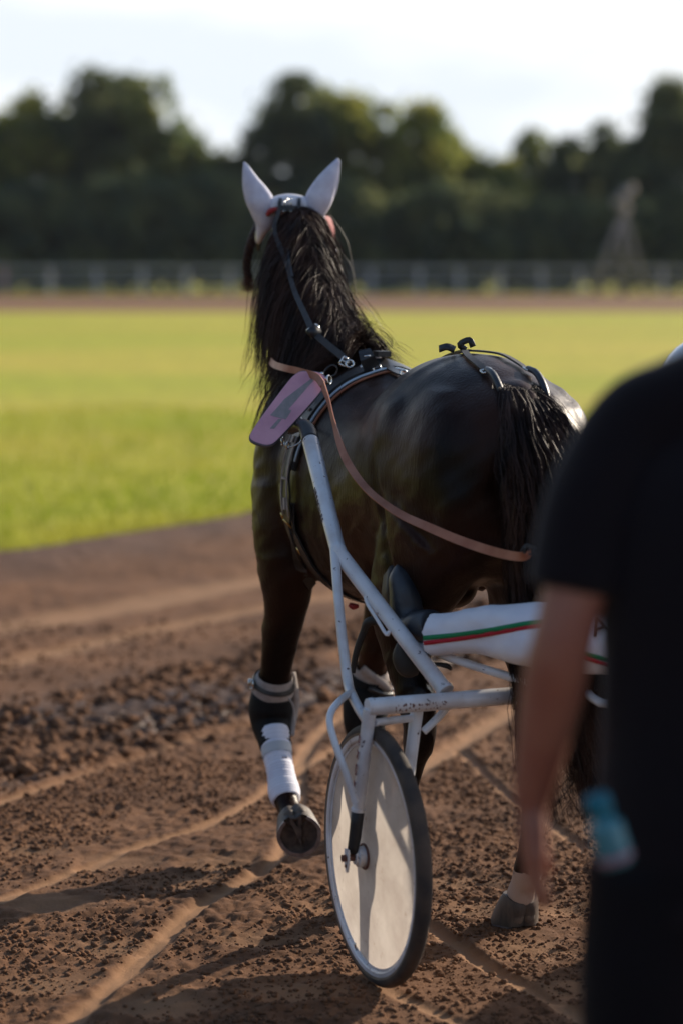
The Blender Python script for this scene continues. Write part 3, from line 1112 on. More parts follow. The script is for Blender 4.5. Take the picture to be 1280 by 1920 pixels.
G = 'trees behind the far fence'
TREES = [
    (-190, 140, 205, 190, 'leaf_mid', 'leftmost dark tree, outside the view of the fence', 0),
    (-75, 139, 195, 180, 'leaf_mid', 'dark green tree cut by the left edge of the photo', 0),
    (0, 142, 205, 120, 'leaf_olive', 'olive tree in the left corner beside the pinkish post', 0),
    (62, 140, 172, 130, 'leaf_olive', 'olive green round tree left of the tallest left tree', 0),
    (118, 143, 210, 120, 'leaf_mid', 'mid green tree filling in behind the olive round one', 0),
    (180, 141, 126, 170, 'leaf_dark', 'tallest dark tree of the left clump', 0),
    (240, 143, 138, 150, 'leaf_dark', 'dark tree in the middle of the left clump', 0),
    (290, 140, 142, 140, 'leaf_mid', 'tall tree at the right of the left clump', 0),
    (350, 141, 225, 120, 'leaf_mid', 'mid height tree sloping down to the gap on the left', 0),
    (430, 143, 280, 140, 'leaf_dark', 'low dark tree in the left gap just beside the horse ear', 0),
    (500, 142, 208, 120, 'leaf_dark', 'dark tree behind the left ear of the horse', 0),
    (555, 140, 134, 150, 'leaf_dark', 'tall pointed dark tree above the horse head', 0),
    (610, 143, 165, 120, 'leaf_mid', 'tree half hidden behind the pointed tree', 0),
    (655, 141, 174, 130, 'leaf_olive', 'grey green tree right of the pointed tree', 0),
    (715, 142, 190, 120, 'leaf_mid', 'tree between the grey green tree and the yellow green one', 0),
    (792, 139, 186, 150, 'leaf_olive', 'yellow green domed tree right of the horse head', 0),
    (835, 142, 245, 120, 'leaf_olive', 'lower yellow green tree on the shoulder of the domed tree', 0),
    (890, 142, 278, 130, 'leaf_mid', 'low tree in the middle right gap', 0),
    (945, 139, 296, 130, 'leaf_olive', 'low bright green bushy tree right of centre', 0),
    (995, 143, 240, 110, 'leaf_mid', 'thin see-through tree left of the mast', 0),
    (1060, 141, 256, 130, 'leaf_dark', 'dark low tree just left of the mast top', 0),
    (1125, 143, 228, 110, 'leaf_dark', 'slender dark tree between the mast and the tall right tree', 0),
    (1175, 140, 262, 110, 'leaf_dark', 'dark tree directly behind the mast top', 0),
    (1250, 138, 146, 180, 'leaf_dark', 'tall black green tree at the right edge', 0),
    (1370, 140, 170, 190, 'leaf_dark', 'tall dark tree beyond the right edge', 0),
    (1500, 141, 220, 190, 'leaf_mid', 'rightmost mid green tree outside the photo', 0),
]
for i, (cx, D, tp, wd, mt, lb, kd) in enumerate(TREES):
    make_tree(cx, D, tp, wd, mt, lb, seed=i, kind=kd, group=G, dens=(0.55 if 'see-through' in lb else 0.9))
PLACE = ['beyond the left edge', 'at the left edge', 'under the left tree', 'below the tallest left tree', 'left of the middle left gap', 'in the left gap', 'left of the horse head',
         'behind the horse head', 'right of the horse head', 'under the grey green tree', 'under the yellow green tree', 'right of the yellow green tree', 'below the low bright tree', 'left of the mast',
         'at the left foot of the mast', 'at the right foot of the mast', 'below the tall right tree', 'at the right edge', 'just beyond the right edge', 'far beyond the right edge']
for i in range(20):
    cx = -190 + i * 84 + random.uniform(-12, 12)
    tp = random.uniform(325, 385)
    make_tree(cx, 134 + (i % 2) * 1.6, tp, 190, 'leaf_dark', 'dark dense shrub behind the fence, ' + PLACE[i], name='shrub', seed=60 + i, low=0.2, dens=1.1, group='dark shrubs behind the far fence')

# ------------------------------------------------------------------ far rail fence
FD = 124.0
fx = [-240, -155, -75, 8, 95, 183, 268, 350, 432, 512, 600, 695, 785, 860, 937, 1014, 1086, 1160, 1241, 1325, 1405, 1490]
fence = thing('rail_fence', ((640 - 640) / F * FD, FD, 0.05), 'grey white post and rail fence across the far side of the track', 'fence')
for i, p in enumerate(fx):
    q = at(p, 552, FD)
    mb = MB()
    wd = 0.22
    pk = i == 3
    topz = at(p, 505 if i % 3 else 500, FD).z
    box(mb, (q.x, FD, (topz + q.z) / 2 - 0.1), (wd, 0.14, topz - q.z + 0.25))
    box(mb, (q.x, FD, topz + 0.035), (wd + 0.06, 0.2, 0.05))
    ob = mb.build('post', M['fence_pink'] if pk else M['fence'], fence, smooth=False)
    if pk:
        ob['label'] = 'pinkish fence post at the left edge'
for py in (503, 530):
    z = at(640, py, FD).z
    mb = MB()
    box(mb, ((at(625, 500, FD).x), FD - 0.09, z), (52, 0.04, 0.12))
    mb.build('rail', M['rail'], fence, smooth=False)

# loudspeaker mast with stays
mast = thing('speaker_mast', (at(1165, 552, 123).x, 123, 0.05), 'grey timber mast with slanting stays and a cluster on top, at the right fence', 'mast')
base = at(1163, 556, 123)
top = at(1168, 352, 123)
mb = MB()
tube(mb, [base - Vector((0, 0, 0.3)), top], [0.22, 0.13], 10, 1)
mb.build('pole', M['pole'], mast)
for (a, dy) in ((1098, -0.6), (1215, 0.4), (1120, 2.0)):
    mb = MB()
    b0 = at(a, 552, 123)
    b0.y += dy
    tube(mb, [b0 - Vector((0, 0, 0.3)), top - Vector((0, 0, 1.1))], [0.12, 0.08], 8, 1)
    mb.build('stay', M['pole'], mast)
for k in range(4):
    mb = MB()
    c = top + Vector((0, 0, -0.1 - 0.32 * k))
    a = k * 1.6
    dirv = Vector((math.cos(a), -abs(math.sin(a)) - 0.3, 0)).normalized()
    tube(mb, [c, c + dirv * 0.25, c + dirv * 0.5], [0.06, 0.13, 0.28], 12, 2)
    mb.build('loudspeaker', M['horn'], mast)

# thin summer haze over the whole place
mb = MB()
box(mb, (0, 0, 6.6), (4200, 4200, 16.0))
hz = mb.build('haze', [], smooth=False)
hz.data.materials.clear()
hm = bpy.data.materials.new('haze')
hm.use_nodes = True
hm.node_tree.nodes.clear()
ho = hm.node_tree.nodes.new('ShaderNodeOutputMaterial')
hv = hm.node_tree.nodes.new('ShaderNodeVolumePrincipled')
hv.inputs['Color'].default_value = (0.80, 0.90, 1.0, 1)
hv.inputs['Density'].default_value = 0.00013
hm.node_tree.links.new(hv.outputs[0], ho.inputs['Volume'])
hz.data.materials.append(hm)
tag(hz, 'thin pale haze over the racetrack', kind='stuff')
# ------------------------------------------------------------------ horse (local: x forward, y left, z up)
PSI = R(20)
HO = Vector((0.345, 6.36, 0))
HM = Matrix.Translation(HO) @ Matrix.Rotation(math.pi / 2 + PSI, 4, 'Z')
HI = HM.inverted()


def hw(x, y, z):
    return HM @ Vector((x, y, z))


def hl(p):
    return HI @ Vector(p)


horse = thing('horse', HO, 'dark bay trotting horse seen from behind, left foreleg lifted with the sole showing', 'horse', rz=math.pi / 2 + PSI)
mb = MB()
# trunk: x, zc, rz, ry
TRK = [(-0.395, 1.17, .07, .07), (-0.375, 1.17, .15, .15), (-0.32, 1.19, .235, .195), (-0.22, 1.225, .27, .240), (-0.06, 1.245, .30, .266), (0.10, 1.225, .31, .270),
       (0.25, 1.18, .295, .262), (0.42, 1.145, .305, .275), (0.62, 1.135, .335, .285), (0.80, 1.145, .345, .275), (0.94, 1.165, .31, .27),
       (1.06, 1.18, .24, .21), (1.15, 1.18, .15, .14), (1.18, 1.18, .05, .05)]
loft(mb, [(a, 0, b, c, d) for a, b, c, d in TRK], (0, 1, 0), 36, 4)
# spine ridge and withers
loft(mb, [(-0.05, 0, 1.48, .06, .07), (.15, 0, 1.475, .05, .06), (.4, 0, 1.40, .06, .06), (.62, 0, 1.40, .08, .06), (.80, 0, 1.435, .10, .05), (.98, 0, 1.42, .12, .06), (1.1, 0, 1.40, .12, .07)], (0, 1, 0), 16, 4)
# neck
NK = [(0.92, 0.02, 1.22, .30, .175), (1.05, .05, 1.40, .25, .140), (1.17, .065, 1.575, .19, .105), (1.27, .05, 1.73, .15, .090), (1.345, .02, 1.85, .122, .082), (1.40, 0, 1.90, .09, .078)]
loft(mb, NK, (0, 1, 0), 26, 5)
# head: turned to the right so that it looks straight down the track
POLL = Vector((1.385, 0, 1.905))
HY = R(-20)
hd = Vector((math.cos(HY) * 0.72, math.sin(HY) * 0.72, -0.69)).normalized()
hs = Vector((-math.sin(HY), math.cos(HY), 0))


def hp(u, lat=0.0, up=0.0):
    """u along the head from the poll, lat to the left, up away from the forehead"""
    nrm = hd.cross(hs)
    if nrm.z < 0:
        nrm = -nrm
    return POLL + hd * u + hs * lat + nrm * up


HS = [(-0.03, .085, .07), (.06, .105, .088), (.15, .118, .102), (.25, .108, .088), (.36, .082, .066), (.47, .062, .055), (.55, .056, .054), (.60, .035, .038)]
loft(mb, [tuple(hp(u)) + (a, b) for u, a, b in HS], hs, 22, 4)
for s_ in (-1, 1):
    blob(mb, hp(.17, s_ * .072, .02), (.045, .045, .045))
    blob(mb, hp(.17, s_ * .05, -.06), (.07, .05, .075))
# hind quarters
for s_ in (-1, 1):
    blob(mb, (-.14, s_ * .135, 1.24), (.23, .125, .24))
    blob(mb, (.02, s_ * .185, 1.32), (.14, .08, .13))
    if s_ > 0:
        loft(mb, [(-.30, .10, 1.30, .07, .09), (-.29, .112, 1.17, .10, .11), (-.22, .122, 1.06, .085, .09), (-.13, .13, .98, .055, .06)], (0, 1, 0), 18, 4)
    else:
        loft(mb, [(-.30, -.10, 1.30, .07, .09), (-.30, -.105, 1.15, .11, .105), (-.24, -.14, 1.0, .11, .10), (-.17, -.145, .88, .085, .08), (-.11, -.145, .76, .05, .05)], (0, 1, 0), 18, 4)
# right hind, planted
loft(mb, [(-.12, -.13, 1.15, .24, .12), (-.08, -.15, 1.0, .225, .125), (-.03, -.16, .88, .175, .105), (-.04, -.155, .77, .115, .08), (-.09, -.147, .67, .075, .056),
          (-.125, -.142, .59, .062, .048), (-.125, -.14, .53, .056, .045), (-.105, -.14, .45, .036, .032), (-.085, -.14, .32, .032, .028), (-.075, -.14, .22, .036, .032),
          (-.065, -.14, .165, .047, .040), (-.035, -.14, .115, .038, .036), (-.012, -.14, .075, .045, .045)], (0, 1, 0), 20, 4)
blob(mb, (-.178, -.142, .63), (.03, .025, .05))
# left hind, swinging forward
loft(mb, [(-.10, .14, 1.15, .24, .13), (.0, .150, 1.0, .19, .105), (.09, .155, .885, .145, .088), (.085, .152, .77, .092, .068), (.045, .15, .67, .068, .054),
          (.005, .147, .59, .060, .047), (.01, .145, .53, .055, .044), (.055, .142, .45, .036, .032), (.125, .14, .34, .033, .029), (.18, .138, .25, .036, .032),
          (.205, .137, .20, .045, .040), (.25, .136, .15, .038, .036), (.28, .135, .11, .045, .045)], (0, 1, 0), 20, 4)
blob(mb, (-.045, .147, .63), (.032, .025, .05))
# shoulders
for s_ in (-1, 1):
    blob(mb, (.95, s_ * .175, 1.18), (.16, .115, .26))
    blob(mb, (1.06, s_ * .15, 1.10), (.11, .12, .17))
# left fore, lifted
loft(mb, [(.94, .18, 1.12, .16, .115), (.93, .198, .98, .135, .102), (.92, .203, .87, .108, .085), (.945, .20, .76, .078, .066), (.985, .205, .65, .060, .056), (1.02, .208, .55, .048, .047),
          (1.045, .21, .475, .050, .048), (1.05, .212, .415, .047, .046), (1.015, .216, .36, .036, .034), (.955, .222, .29, .033, .030), (.90, .228, .235, .034, .031),
          (.858, .232, .195, .044, .040), (.815, .234, .165, .036, .036), (.785, .234, .15, .042, .045)], (0, 1, 0), 20, 4)
# right fore, reaching
loft(mb, [(.93, -.15, 1.12, .16, .095), (.94, -.155, .98, .13, .085), (.965, -.15, .86, .10, .075), (1.02, -.147, .74, .075, .062), (1.085, -.145, .62, .056, .052), (1.13, -.143, .52, .046, .045),
          (1.145, -.142, .46, .05, .047), (1.14, -.142, .40, .043, .041), (1.11, -.14, .32, .033, .030), (1.065, -.14, .22, .034, .031),
          (1.045, -.14, .165, .044, .040), (1.07, -.14, .115, .036, .036), (1.09, -.14, .075, .042, .045)], (0, 1, 0), 20, 4)
# brisket, flank folds, sheath, dock
blob(mb, (1.08, 0, 1.02), (.10, .12, .14))
blob(mb, (.34, .17, 1.02), (.10, .05, .16))
blob(mb, (.34, -.17, 1.02), (.10, .05, .16))
blob(mb, (.16, 0, .91), (.12, .07, .06))
loft(mb, [(-.22, 0, 1.44, .05, .05), (-.31, 0, 1.445, .042, .042), (-.375, 0, 1.40, .036, .036), (-.405, 0, 1.32, .03, .03), (-.415, 0, 1.2, .02, .02)], (0, 1, 0), 12, 4)
bme = remesh(mb, 0.0085, 18, 0.7, 'body')
# low relief: ribs, muscle edges and veins
nv = len(bme.vertices)
co = np.zeros(nv * 3, np.float32)
bme.vertices.foreach_get('co', co)
co = co.reshape(-1, 3)
no = np.zeros(nv * 3, np.float32)
bme.vertices.foreach_get('normal', no)
no = no.reshape(-1, 3)
x, y, z = co[:, 0], co[:, 1], co[:, 2]
ribs = np.clip(1 - np.abs(x - .55) / .28, 0, 1) * np.clip((z - .85) / .1, 0, 1) * np.clip((1.35 - z) / .12, 0, 1)
d = 0.0008 * ribs * np.sin((x + 0.25 * z) * 2 * math.pi / 0.062)
d += 0.004 * vnoise(x + z * .3 + 5, y + z + 5, 0.16, 71) * np.clip((z - .3) / .3, 0, 1)
d += 0.005 * vnoise(x + z * .5 + 5, y + z * 1.3 + 5, 0.05, 72) * np.clip((z - .3) / .3, 0, 1)
vx_ = np.sin((x * 3.1 + z * 5.3 + 1.5 * vnoise(x + 9, z + y + 9, .12, 73)) * 4)
d += 0.0022 * np.exp(-(vx_ / .12) ** 2) * np.clip((z - .35) / .1, 0, 1) * (np.abs(y) > .1) * np.clip((1.25 - z) / .2, 0, 1)
# groove behind the thigh muscle and along the shoulder
gx = np.abs(x - (-.02 + .35 * (z - 1.1)))
d -= 0.010 * np.exp(-(gx / .022) ** 2) * np.clip((z - .85) / .1, 0, 1) * np.clip((1.32 - z) / .1, 0, 1) * (np.abs(y) > .14)
gx = np.abs(x - (.80 + .15 * (z - 1.0)))
d -= 0.009 * np.exp(-(gx / .025) ** 2) * np.clip((z - .85) / .1, 0, 1) * np.clip((1.45 - z) / .1, 0, 1)
co += no * d[:, None]
bme.vertices.foreach_set('co', co.ravel())
bme.update()
BV = bvh_of(bme)          # in horse space
bme.transform(HM)
body = link('body', bme, M['coat'], horse)


def cast(o_, d_, off=0.004):
    """point on the horse hit by a ray in horse space"""
    h_ = BV.ray_cast(Vector(o_), Vector(d_).normalized(), 3.0)
    if h_[0] is None:
        return None, None
    return h_[0] + h_[1] * off, h_[1]


def ac(px, py, Y, off=.012):
    """like at(), but never inside the horse"""
    o_ = Vector((0, 0, H))
    d_ = (at(px, py, Y) - o_).normalized()
    h_ = BV.ray_cast(HI @ o_, HI.to_3x3() @ d_, 12)
    if h_[0] is not None:
        q_ = HM @ h_[0]
        k_ = max(.25, abs((HM.to_3x3() @ h_[1]).dot(d_)))
        Y = min(Y, (q_ - d_ * (off / k_)).y)
    return at(px, py, Y)


def push_out(p, off):
    q = BV.find_nearest(p, 0.25)
    if q[0] is None:
        return p, None
    if (p - q[0]).dot(q[1]) < off:
        return q[0] + q[1] * off, q[1]
    return p, q[1]


def loop_on(cx, cz, angs, ax=0.0, tilt=0.0, off=0.004, y0=0.0):
    """points round the trunk in a cross plane; angle 0 = up, positive = towards the left side"""
    P, N = [], []
    for a in angs:
        dz, dy = math.cos(R(a)), math.sin(R(a))
        dirv = Vector((tilt * dz, dy, dz))
        o_ = Vector((cx, y0, cz))
        h_ = BV.ray_cast(o_ + dirv * 1.2, -dirv, 2.0)
        if h_[0] is None:
            continue
        P.append(h_[0] + h_[1] * off)
        N.append(h_[1])
    return P, N


def smooth_pts(P, k=2):
    P = [Vector(p) for p in P]
    for _ in range(k):
        P = [P[0]] + [(P[i - 1] + P[i] * 2 + P[i + 1]) / 4 for i in range(1, len(P) - 1)] + [P[-1]]
    return P


def strands(name, roots, material, parent, w=0.0022, seg=9, mesh_m=HM, seed=1):
    """roots: list of point lists in horse space -> flat tapering hairs in one mesh"""
    r = np.random.default_rng(seed)
    V, Fc = [], []
    for P in roots:
        k = len(P)
        b = len(V)
        a = r.uniform(0, 6.28)
        sdv = Vector((math.cos(a), math.sin(a), 0.2 * math.sin(3 * a)))
        ww = w * r.uniform(0.5, 1.3)
        for i, p in enumerate(P):
            q = ww * (1 - 0.75 * (i / (k - 1)) ** 2)
            V += [p - sdv * q / 2, p + sdv * q / 2]
        for i in range(k - 1):
            Fc.append((b + 2 * i, b + 2 * i + 1, b + 2 * i + 3, b + 2 * i + 2))
    me = bpy.data.meshes.new(name)
    me.from_pydata([tuple(v_) for v_ in V], [], Fc)
    me.transform(mesh_m)
    return link(name, me, material, parent)


# mane
crest = cr([(1.295, .01, 1.925), (1.25, .035, 1.89), (1.16, .055, 1.78), (1.06, .055, 1.66), (.97, .035, 1.575), (.90, .015, 1.53), (.84, 0, 1.52)], 7)
roots = []
rr = random.Random(3)
for i in range(8500):
    t = rr.random() ** 0.8
    f_ = t * (len(crest) - 1)
    c0 = Vector(crest[int(f_)]).lerp(Vector(crest[min(len(crest) - 1, int(f_) + 1)]), f_ % 1)
    sde = 1 if rr.random() < 0.55 else -1
    lockn = int(t * 26) + (100 if sde > 0 else 0)
    lk = random.Random(lockn)
    L = (0.30 + 0.12 * lk.random()) * (1 - 0.30 * t) * rr.uniform(0.55, 1.15)
    if sde > 0:
        L *= 1.12
    else:
        L *= .72
    p = c0 + Vector((rr.gauss(0, .012), .012 * math.sin(t * 21) + sde * rr.gauss(.014, .022), .012))
    p, _ = push_out(p, 0.006)
    vx = lk.uniform(-.14, .05) + rr.gauss(0, .05) - 0.06
    vy = sde * (lk.uniform(.05, .55) + rr.gauss(0, .14))
    lift = (rr.uniform(0.008, 0.040) if rr.random() < .9 else rr.uniform(.04, .07)) * min(1, .25 + 2.2 * t) * (1.2 if sde > 0 else .35)
    P = [p.copy()]
    n_ = 9
    for k in range(1, n_):
        u = k / (n_ - 1)
        stp = L / (n_ - 1)
        dv = Vector((vx * (1 - u) + lk.uniform(-.10, .02) + rr.gauss(0, .05), vy * (1 - u) ** 1.5 + sde * .03 + rr.gauss(0, .07), -0.35 - 0.9 * u))
        dv.normalize()
        p = p + dv * stp
        q, nn = push_out(p, 0.010 + lift * min(1, 2.5 * u))
        p = q
        P.append(p.copy())
    roots.append(P)
# long windblown tips on the left edge
for i in range(140):
    c0 = Vector(crest[rr.randint(12, 34)])
    p = c0 + Vector((rr.gauss(0, .03), .13, -.10))
    P = []
    a = rr.uniform(.0, .5)
    for k in range(8):
        P.append(p.copy())
        p = p + Vector((rr.gauss(-.004, .004), a * .03 + rr.gauss(0, .003), -.035))
        p, _ = push_out(p, .015)
    roots.append(P)
strands('mane', roots, M['mane'], horse, 0.0019, seed=5)
# fly-away hairs
roots = []
for i in range(110):
    c0 = Vector(crest[rr.randint(4, len(crest) - 1)])
    p = c0 + Vector((rr.gauss(0, .02), rr.choice((-1, -1, 1)) * rr.uniform(.03, .10), rr.uniform(-.1, 0)))
    p, nn = push_out(p, .01)
    v_ = Vector((rr.gauss(-.2, .3), (1 if p.y > 0 else -1) * rr.uniform(.1, .9), rr.uniform(-1, .1))).normalized()
    P = []
    for k in range(7):
        P.append(p.copy())
        p = p + v_ * .016
        v_ = (v_ + Vector((rr.gauss(0, .15), rr.gauss(0, .15), -.22))).normalized()
    roots.append(P)
strands('stray_hair', roots, M['mane'], horse, 0.0011, seed=6)['kind'] = 'stuff'

# tail
roots = []
dock = cr([(-.285, 0, 1.475), (-.35, 0, 1.455), (-.405, 0, 1.38), (-.43, 0, 1.27), (-.44, 0, 1.15), (-.435, 0, 1.03)], 6)
for i in range(7500):
    t = rr.random() ** 1.3
    f_ = t * (len(dock) - 1)
    c0 = Vector(dock[int(f_)]).lerp(Vector(dock[min(len(dock) - 1, int(f_) + 1)]), f_ % 1)
    an = rr.uniform(-1, 1)
    lk = random.Random(int((an + 1) * 14) + 40 * int(t * 6))
    p = c0 + Vector((-.015 * (1 - abs(an)), an * .050 + .012, .008))
    Ln = rr.uniform(.45, .78) + (lk.random() - .5) * .2
    if an < -.1:
        Ln += rr.uniform(0, .32)
    zend = max(.40, c0.z - Ln)
    spread = (.075 if an > 0 else .125) * (1 - .3 * t)
    ox = -.50 - .05 * (1 - abs(an)) + rr.gauss(0, .018) + lk.uniform(-.015, .02)
    P = []
    L_ = c0.z - zend
    n_ = 11
    for k in range(n_):
        u = k / (n_ - 1)
        e = 1 - (1 - u) ** 2.5
        yy = p.y + an * spread * math.sin(min(1, u * 2.2) * math.pi / 2) * (1 - .45 * u) + lk.uniform(-.02, .02) * u - .10 * u * u * (1 if an < .2 else .35) + rr.gauss(0, .004)
        xx = p.x + (ox - p.x) * min(1, e * 1.3) * (1 - .2 * u)
        P.append(Vector((xx, yy, p.z + .012 * math.sin(min(1, u * 5) * math.pi) - L_ * u)))
    roots.append(P)
for i in range(500):          # straggling lower ends
    a, lk = rr.uniform(-1, 1), random.Random(i % 24)
    x0, y0 = -.47 + rr.gauss(0, .015), -.15 + lk.uniform(-.09, .10)
    zt, zb = rr.uniform(.70, .85), rr.uniform(.30, .62)
    P = [Vector((x0 + .01 * k * lk.uniform(-1, 1), y0 + lk.uniform(-.012, .012) * k + rr.gauss(0, .0015), zt + (zb - zt) * k / 7)) for k in range(8)]
    roots.append(P)
strands('tail', roots, M['tail'], horse, 0.0022, seed=9)

# braided forelock hanging beside the left cheek
mb = MB()
br = [hp(.03, .03, .10), hp(.05, .10, .06), hp(.06, .125, -.02)]
pa = [hl(at(492, 400, 7.82)), hl(at(484, 425, 7.76)), hl(at(474, 448, 7.74)), hl(at(466, 475, 7.74)), hl(at(463, 500, 7.74)), hl(at(467, 520, 7.74))]
pa = cr([tuple(p) for p in pa], 6)
for ph in (0, 2.09, 4.19):
    pts = []
    for i, p in enumerate(pa):
        a = i * .75 + ph
        pts.append(Vector(p) + Vector((.006 * math.cos(a), .008 * math.sin(a), .003 * math.cos(2 * a))))
    tube(mb, pts, [.0105 * (1 - .35 * i / len(pts)) for i in range(len(pts))], 7, 1)
mb.build('forelock_braid', M['mane'], horse, M=HM)
roots = []
pe = Vector(pa[-1])
for i in range(160):
    v_ = Vector((rr.gauss(0, .25), rr.gauss(-.10, .35), -1)).normalized()
    roots.append([Vector(pa[-3]) + Vector((rr.gauss(0, .004), rr.gauss(0, .005), 0)) + v_ * (.012 * k) for k in range(6)])
M['braid_tip'] = hair_mat('braid_tip_hair', (0.10, 0.04, 0.025), (0.18, 0.075, 0.045))
strands('braid_tip', roots, M['braid_tip'], horse, .002, seed=12)


# hooves ------------------------------------------------------------
def hoof(c, toe, nrm, label, white=False):
    """c: centre of the sole, toe: towards the toe, nrm: out of the sole (world)"""
    c, toe, nrm = Vector(c), Vector(toe).normalized(), Vector(nrm).normalized()
    toe = (toe - nrm * toe.dot(nrm)).normalized()
    sd2 = nrm.cross(toe)

    def P(a, b, h_):
        return c + toe * a + sd2 * b + nrm * h_

    def outline(k, n=40):
        out = []
        for i in range(n):
            t = 2 * math.pi * i / n
            a = math.cos(t) * (.072 if math.cos(t) > 0 else .058)
            b = math.sin(t) * .066 * (1 - .12 * max(0, -math.cos(t)))
            if math.cos(t) < -.55:                       # notch between the heels
                nt_ = (-math.cos(t) - .55) / .45
                a += .013 * nt_ * max(0, 1 - abs(math.sin(t)) / .35)
            out.append((a * k, b * k))
        return out
    n = 40
    root = MB()
    rings = []
    for (k, h_, sh) in ((1.0, .0, 0), (1.0, -.006, -.001), (.94, -.03, -.010), (.86, -.055, -.020), (.80, -.072, -.027), (.70, -.085, -.03)):
        rings.append([P(a + sh, b, h_ * (1 if a > 0 else (1 - .35 * min(1, -a / .058)))) for a, b in outline(k, n)])
    V = [p for r_ in rings for p in r_]
    Fc = []
    for i in range(len(rings) - 1):
        for j in range(n):
            j2 = (j + 1) % n
            Fc.append((i * n + j, i * n + j2, (i + 1) * n + j2, (i + 1) * n + j))
    Fc.append(tuple(5 * n + j for j in range(n)))
    root.add(V, Fc)
    hoo = root.build('hoof', M['hoof'], horse, sharp=50)
    hoo['label'] = label
    s_ = MB()       # concave sole with frog
    V, Fc = [], []
    ks = (1.0, .93, .80, .5, .0)
    for ki, k in enumerate(ks):
        for j, (a, b) in enumerate(outline(k, n)):
            dep = (-.001, -.006, -.010, -.014, -.015)[ki]
            q = 0
            fr = abs(b) / max(.004, .026 * (0.045 - a) / .10) if a < .045 else 9
            if fr < 1 and 0 < ki:
                q = .011 * (1 - fr * .3)
                if abs(b) < .004:
                    q -= .008
            elif fr < 1.5 and ki > 0:
                q = -.006
            V.append(P(a, b, dep + q))
    for i in range(len(ks) - 1):
        for j in range(n):
            j2 = (j + 1) % n
            Fc.append((i * n + j, (i + 1) * n + j, (i + 1) * n + j2, i * n + j2))
    s_.add(V, Fc)
    # frog as its own wedge
    fp = [(-.050, .015), (-.044, .022), (.030, .003), (.036, 0), (.030, -.003), (-.044, -.022), (-.050, -.015), (-.020, 0)]
    top_ = [P(a, b * .8, .004) for a, b in fp]
    bot = [P(a, b, -.016) for a, b in fp]
    s_.add(top_ + bot, [(0, 1, 2, 7), (2, 3, 4, 7), (7, 4, 5, 6)] + [(i, i + 8, (i + 1) % 8 + 8, (i + 1) % 8) for i in range(8)])
    so = s_.build('sole', M['sole'], hoo, smooth=True, sharp=40)
    sh = MB()
    pts_o, pts_i = outline(1.0, 60), outline(.84, 60)
    idx = [j for j in range(60) if not (25 <= j <= 35)]
    idx = list(range(36, 60)) + list(range(0, 25))
    V = []
    for j in idx:
        V += [P(*pts_o[j], .0), P(*pts_i[j], .0), P(*pts_i[j], .008), P(*pts_o[j], .008)]
    Fc = []
    for i in range(len(idx) - 1):
        for k in range(4):
            k2 = (k + 1) % 4
            Fc.append((i * 4 + k, i * 4 + k2, (i + 1) * 4 + k2, (i + 1) * 4 + k))
    Fc += [(0, 1, 2, 3), tuple((len(idx) - 1) * 4 + k for k in (3, 2, 1, 0))]
    sh.add(V, Fc)
    for j in (50, 54, 6, 10, 14, 46, 42, 18):
        q = [(pts_o[j][0] + pts_i[j][0]) / 2, (pts_o[j][1] + pts_i[j][1]) / 2]
        blob(sh, P(q[0], q[1], .008), .0028, n=6)
    sh.build('horseshoe', M['shoe_steel'], hoo, sharp=30)
    # heel bulbs
    for q in (-1, 1):
        hb = MB()
        blob(hb, P(-.043, q * .017, -.028), (.020, .020, .026), n=12)
        hb.build('heel_bulb', M['heel'], hoo)
    return hoo


M['heel'] = mat('heel_bulb_skin', (0.16, 0.12, 0.09), 0.7, col2=(0.07, 0.055, 0.045), nscale=40, bump=.5, bscale=60, bdist=.004)
lf = hw(.745, .234, .118)
lfc = at(560, 1562, lf.y - .03)
hoof(lfc, Vector((.20, .12, -1)), Vector((.10, -1, -.10)), 'lifted left fore hoof, sole and worn shoe facing the camera')
hoof(hw(.015, -.14, .002), HM.to_3x3() @ Vector((1, .05, 0)), (0, 0, -1), 'planted right hind hoof below the white sock')
hoof(hw(.315, .135, .035), HM.to_3x3() @ Vector((1, 0, .1)), HM.to_3x3() @ Vector((.1, 0, -1)), 'left hind hoof behind the wheel')
hoof(hw(1.115, -.14, .002), HM.to_3x3() @ Vector((1, 0, 0)), (0, 0, -1), 'right fore hoof ahead of the wheel')

# ------------------------------------------------------------------ ear bonnet
bon = thing('ear_bonnet', hw(1.385, 0, 1.95), 'white cloth ear bonnet on the horse head, two pointed ears', 'ear bonnet', rz=0)
earYs = 7.60
for (tip, a, b, c_, wd) in (((458, 304), (472, 345), (490, 383), (497, 412), 1), ((634, 297), (616, 335), (596, 378), (584, 410), -1)):
    mb = MB()
    P0 = [at(*tip, earYs + .01), at(*a, earYs), at(*b, earYs), at(*c_, earYs + .02)]
    xk = 497 if wd == 1 else 602
    low_ = [at(xk - (6 if wd == 1 else -2), 432, earYs + .04), at(xk - (9 if wd == 1 else -6), 452, earYs + .07)]
    secs = cr([(*P0[0], .002, .003), (*(P0[0].lerp(P0[1], .4)), .012, .015), (*P0[1], .021, .030), (*(P0[1].lerp(P0[2], .55)), .028, .040), (*P0[2], .032, .042), (*P0[3], .034, .034), (*low_[0], .026, .018), (*low_[1], .008, .006)], 4)
    loft(mb, secs, (1, 0, 0), 20, 1)
    e = mb.build('ear_cover', M['bonnet'], bon)
    e['label'] = 'left pointed ear cover' if wd == 1 else 'right pointed ear cover'
    mb = MB()      # folded hem along the outer edge
    hem = []
    for s_ in secs:
        hem.append(Vector(s_[:3]) + Vector(((s_[4] + .001) * (1 if wd == 1 else 1), -.002, 0)))
    tube(mb, hem[1:-14], .0022, 6, 1)
    mb.build('ear_seam', M['white_cloth'], bon)
mb = MB()      # cap over the poll and cheeks
capV = []
nU, nA = 12, 26
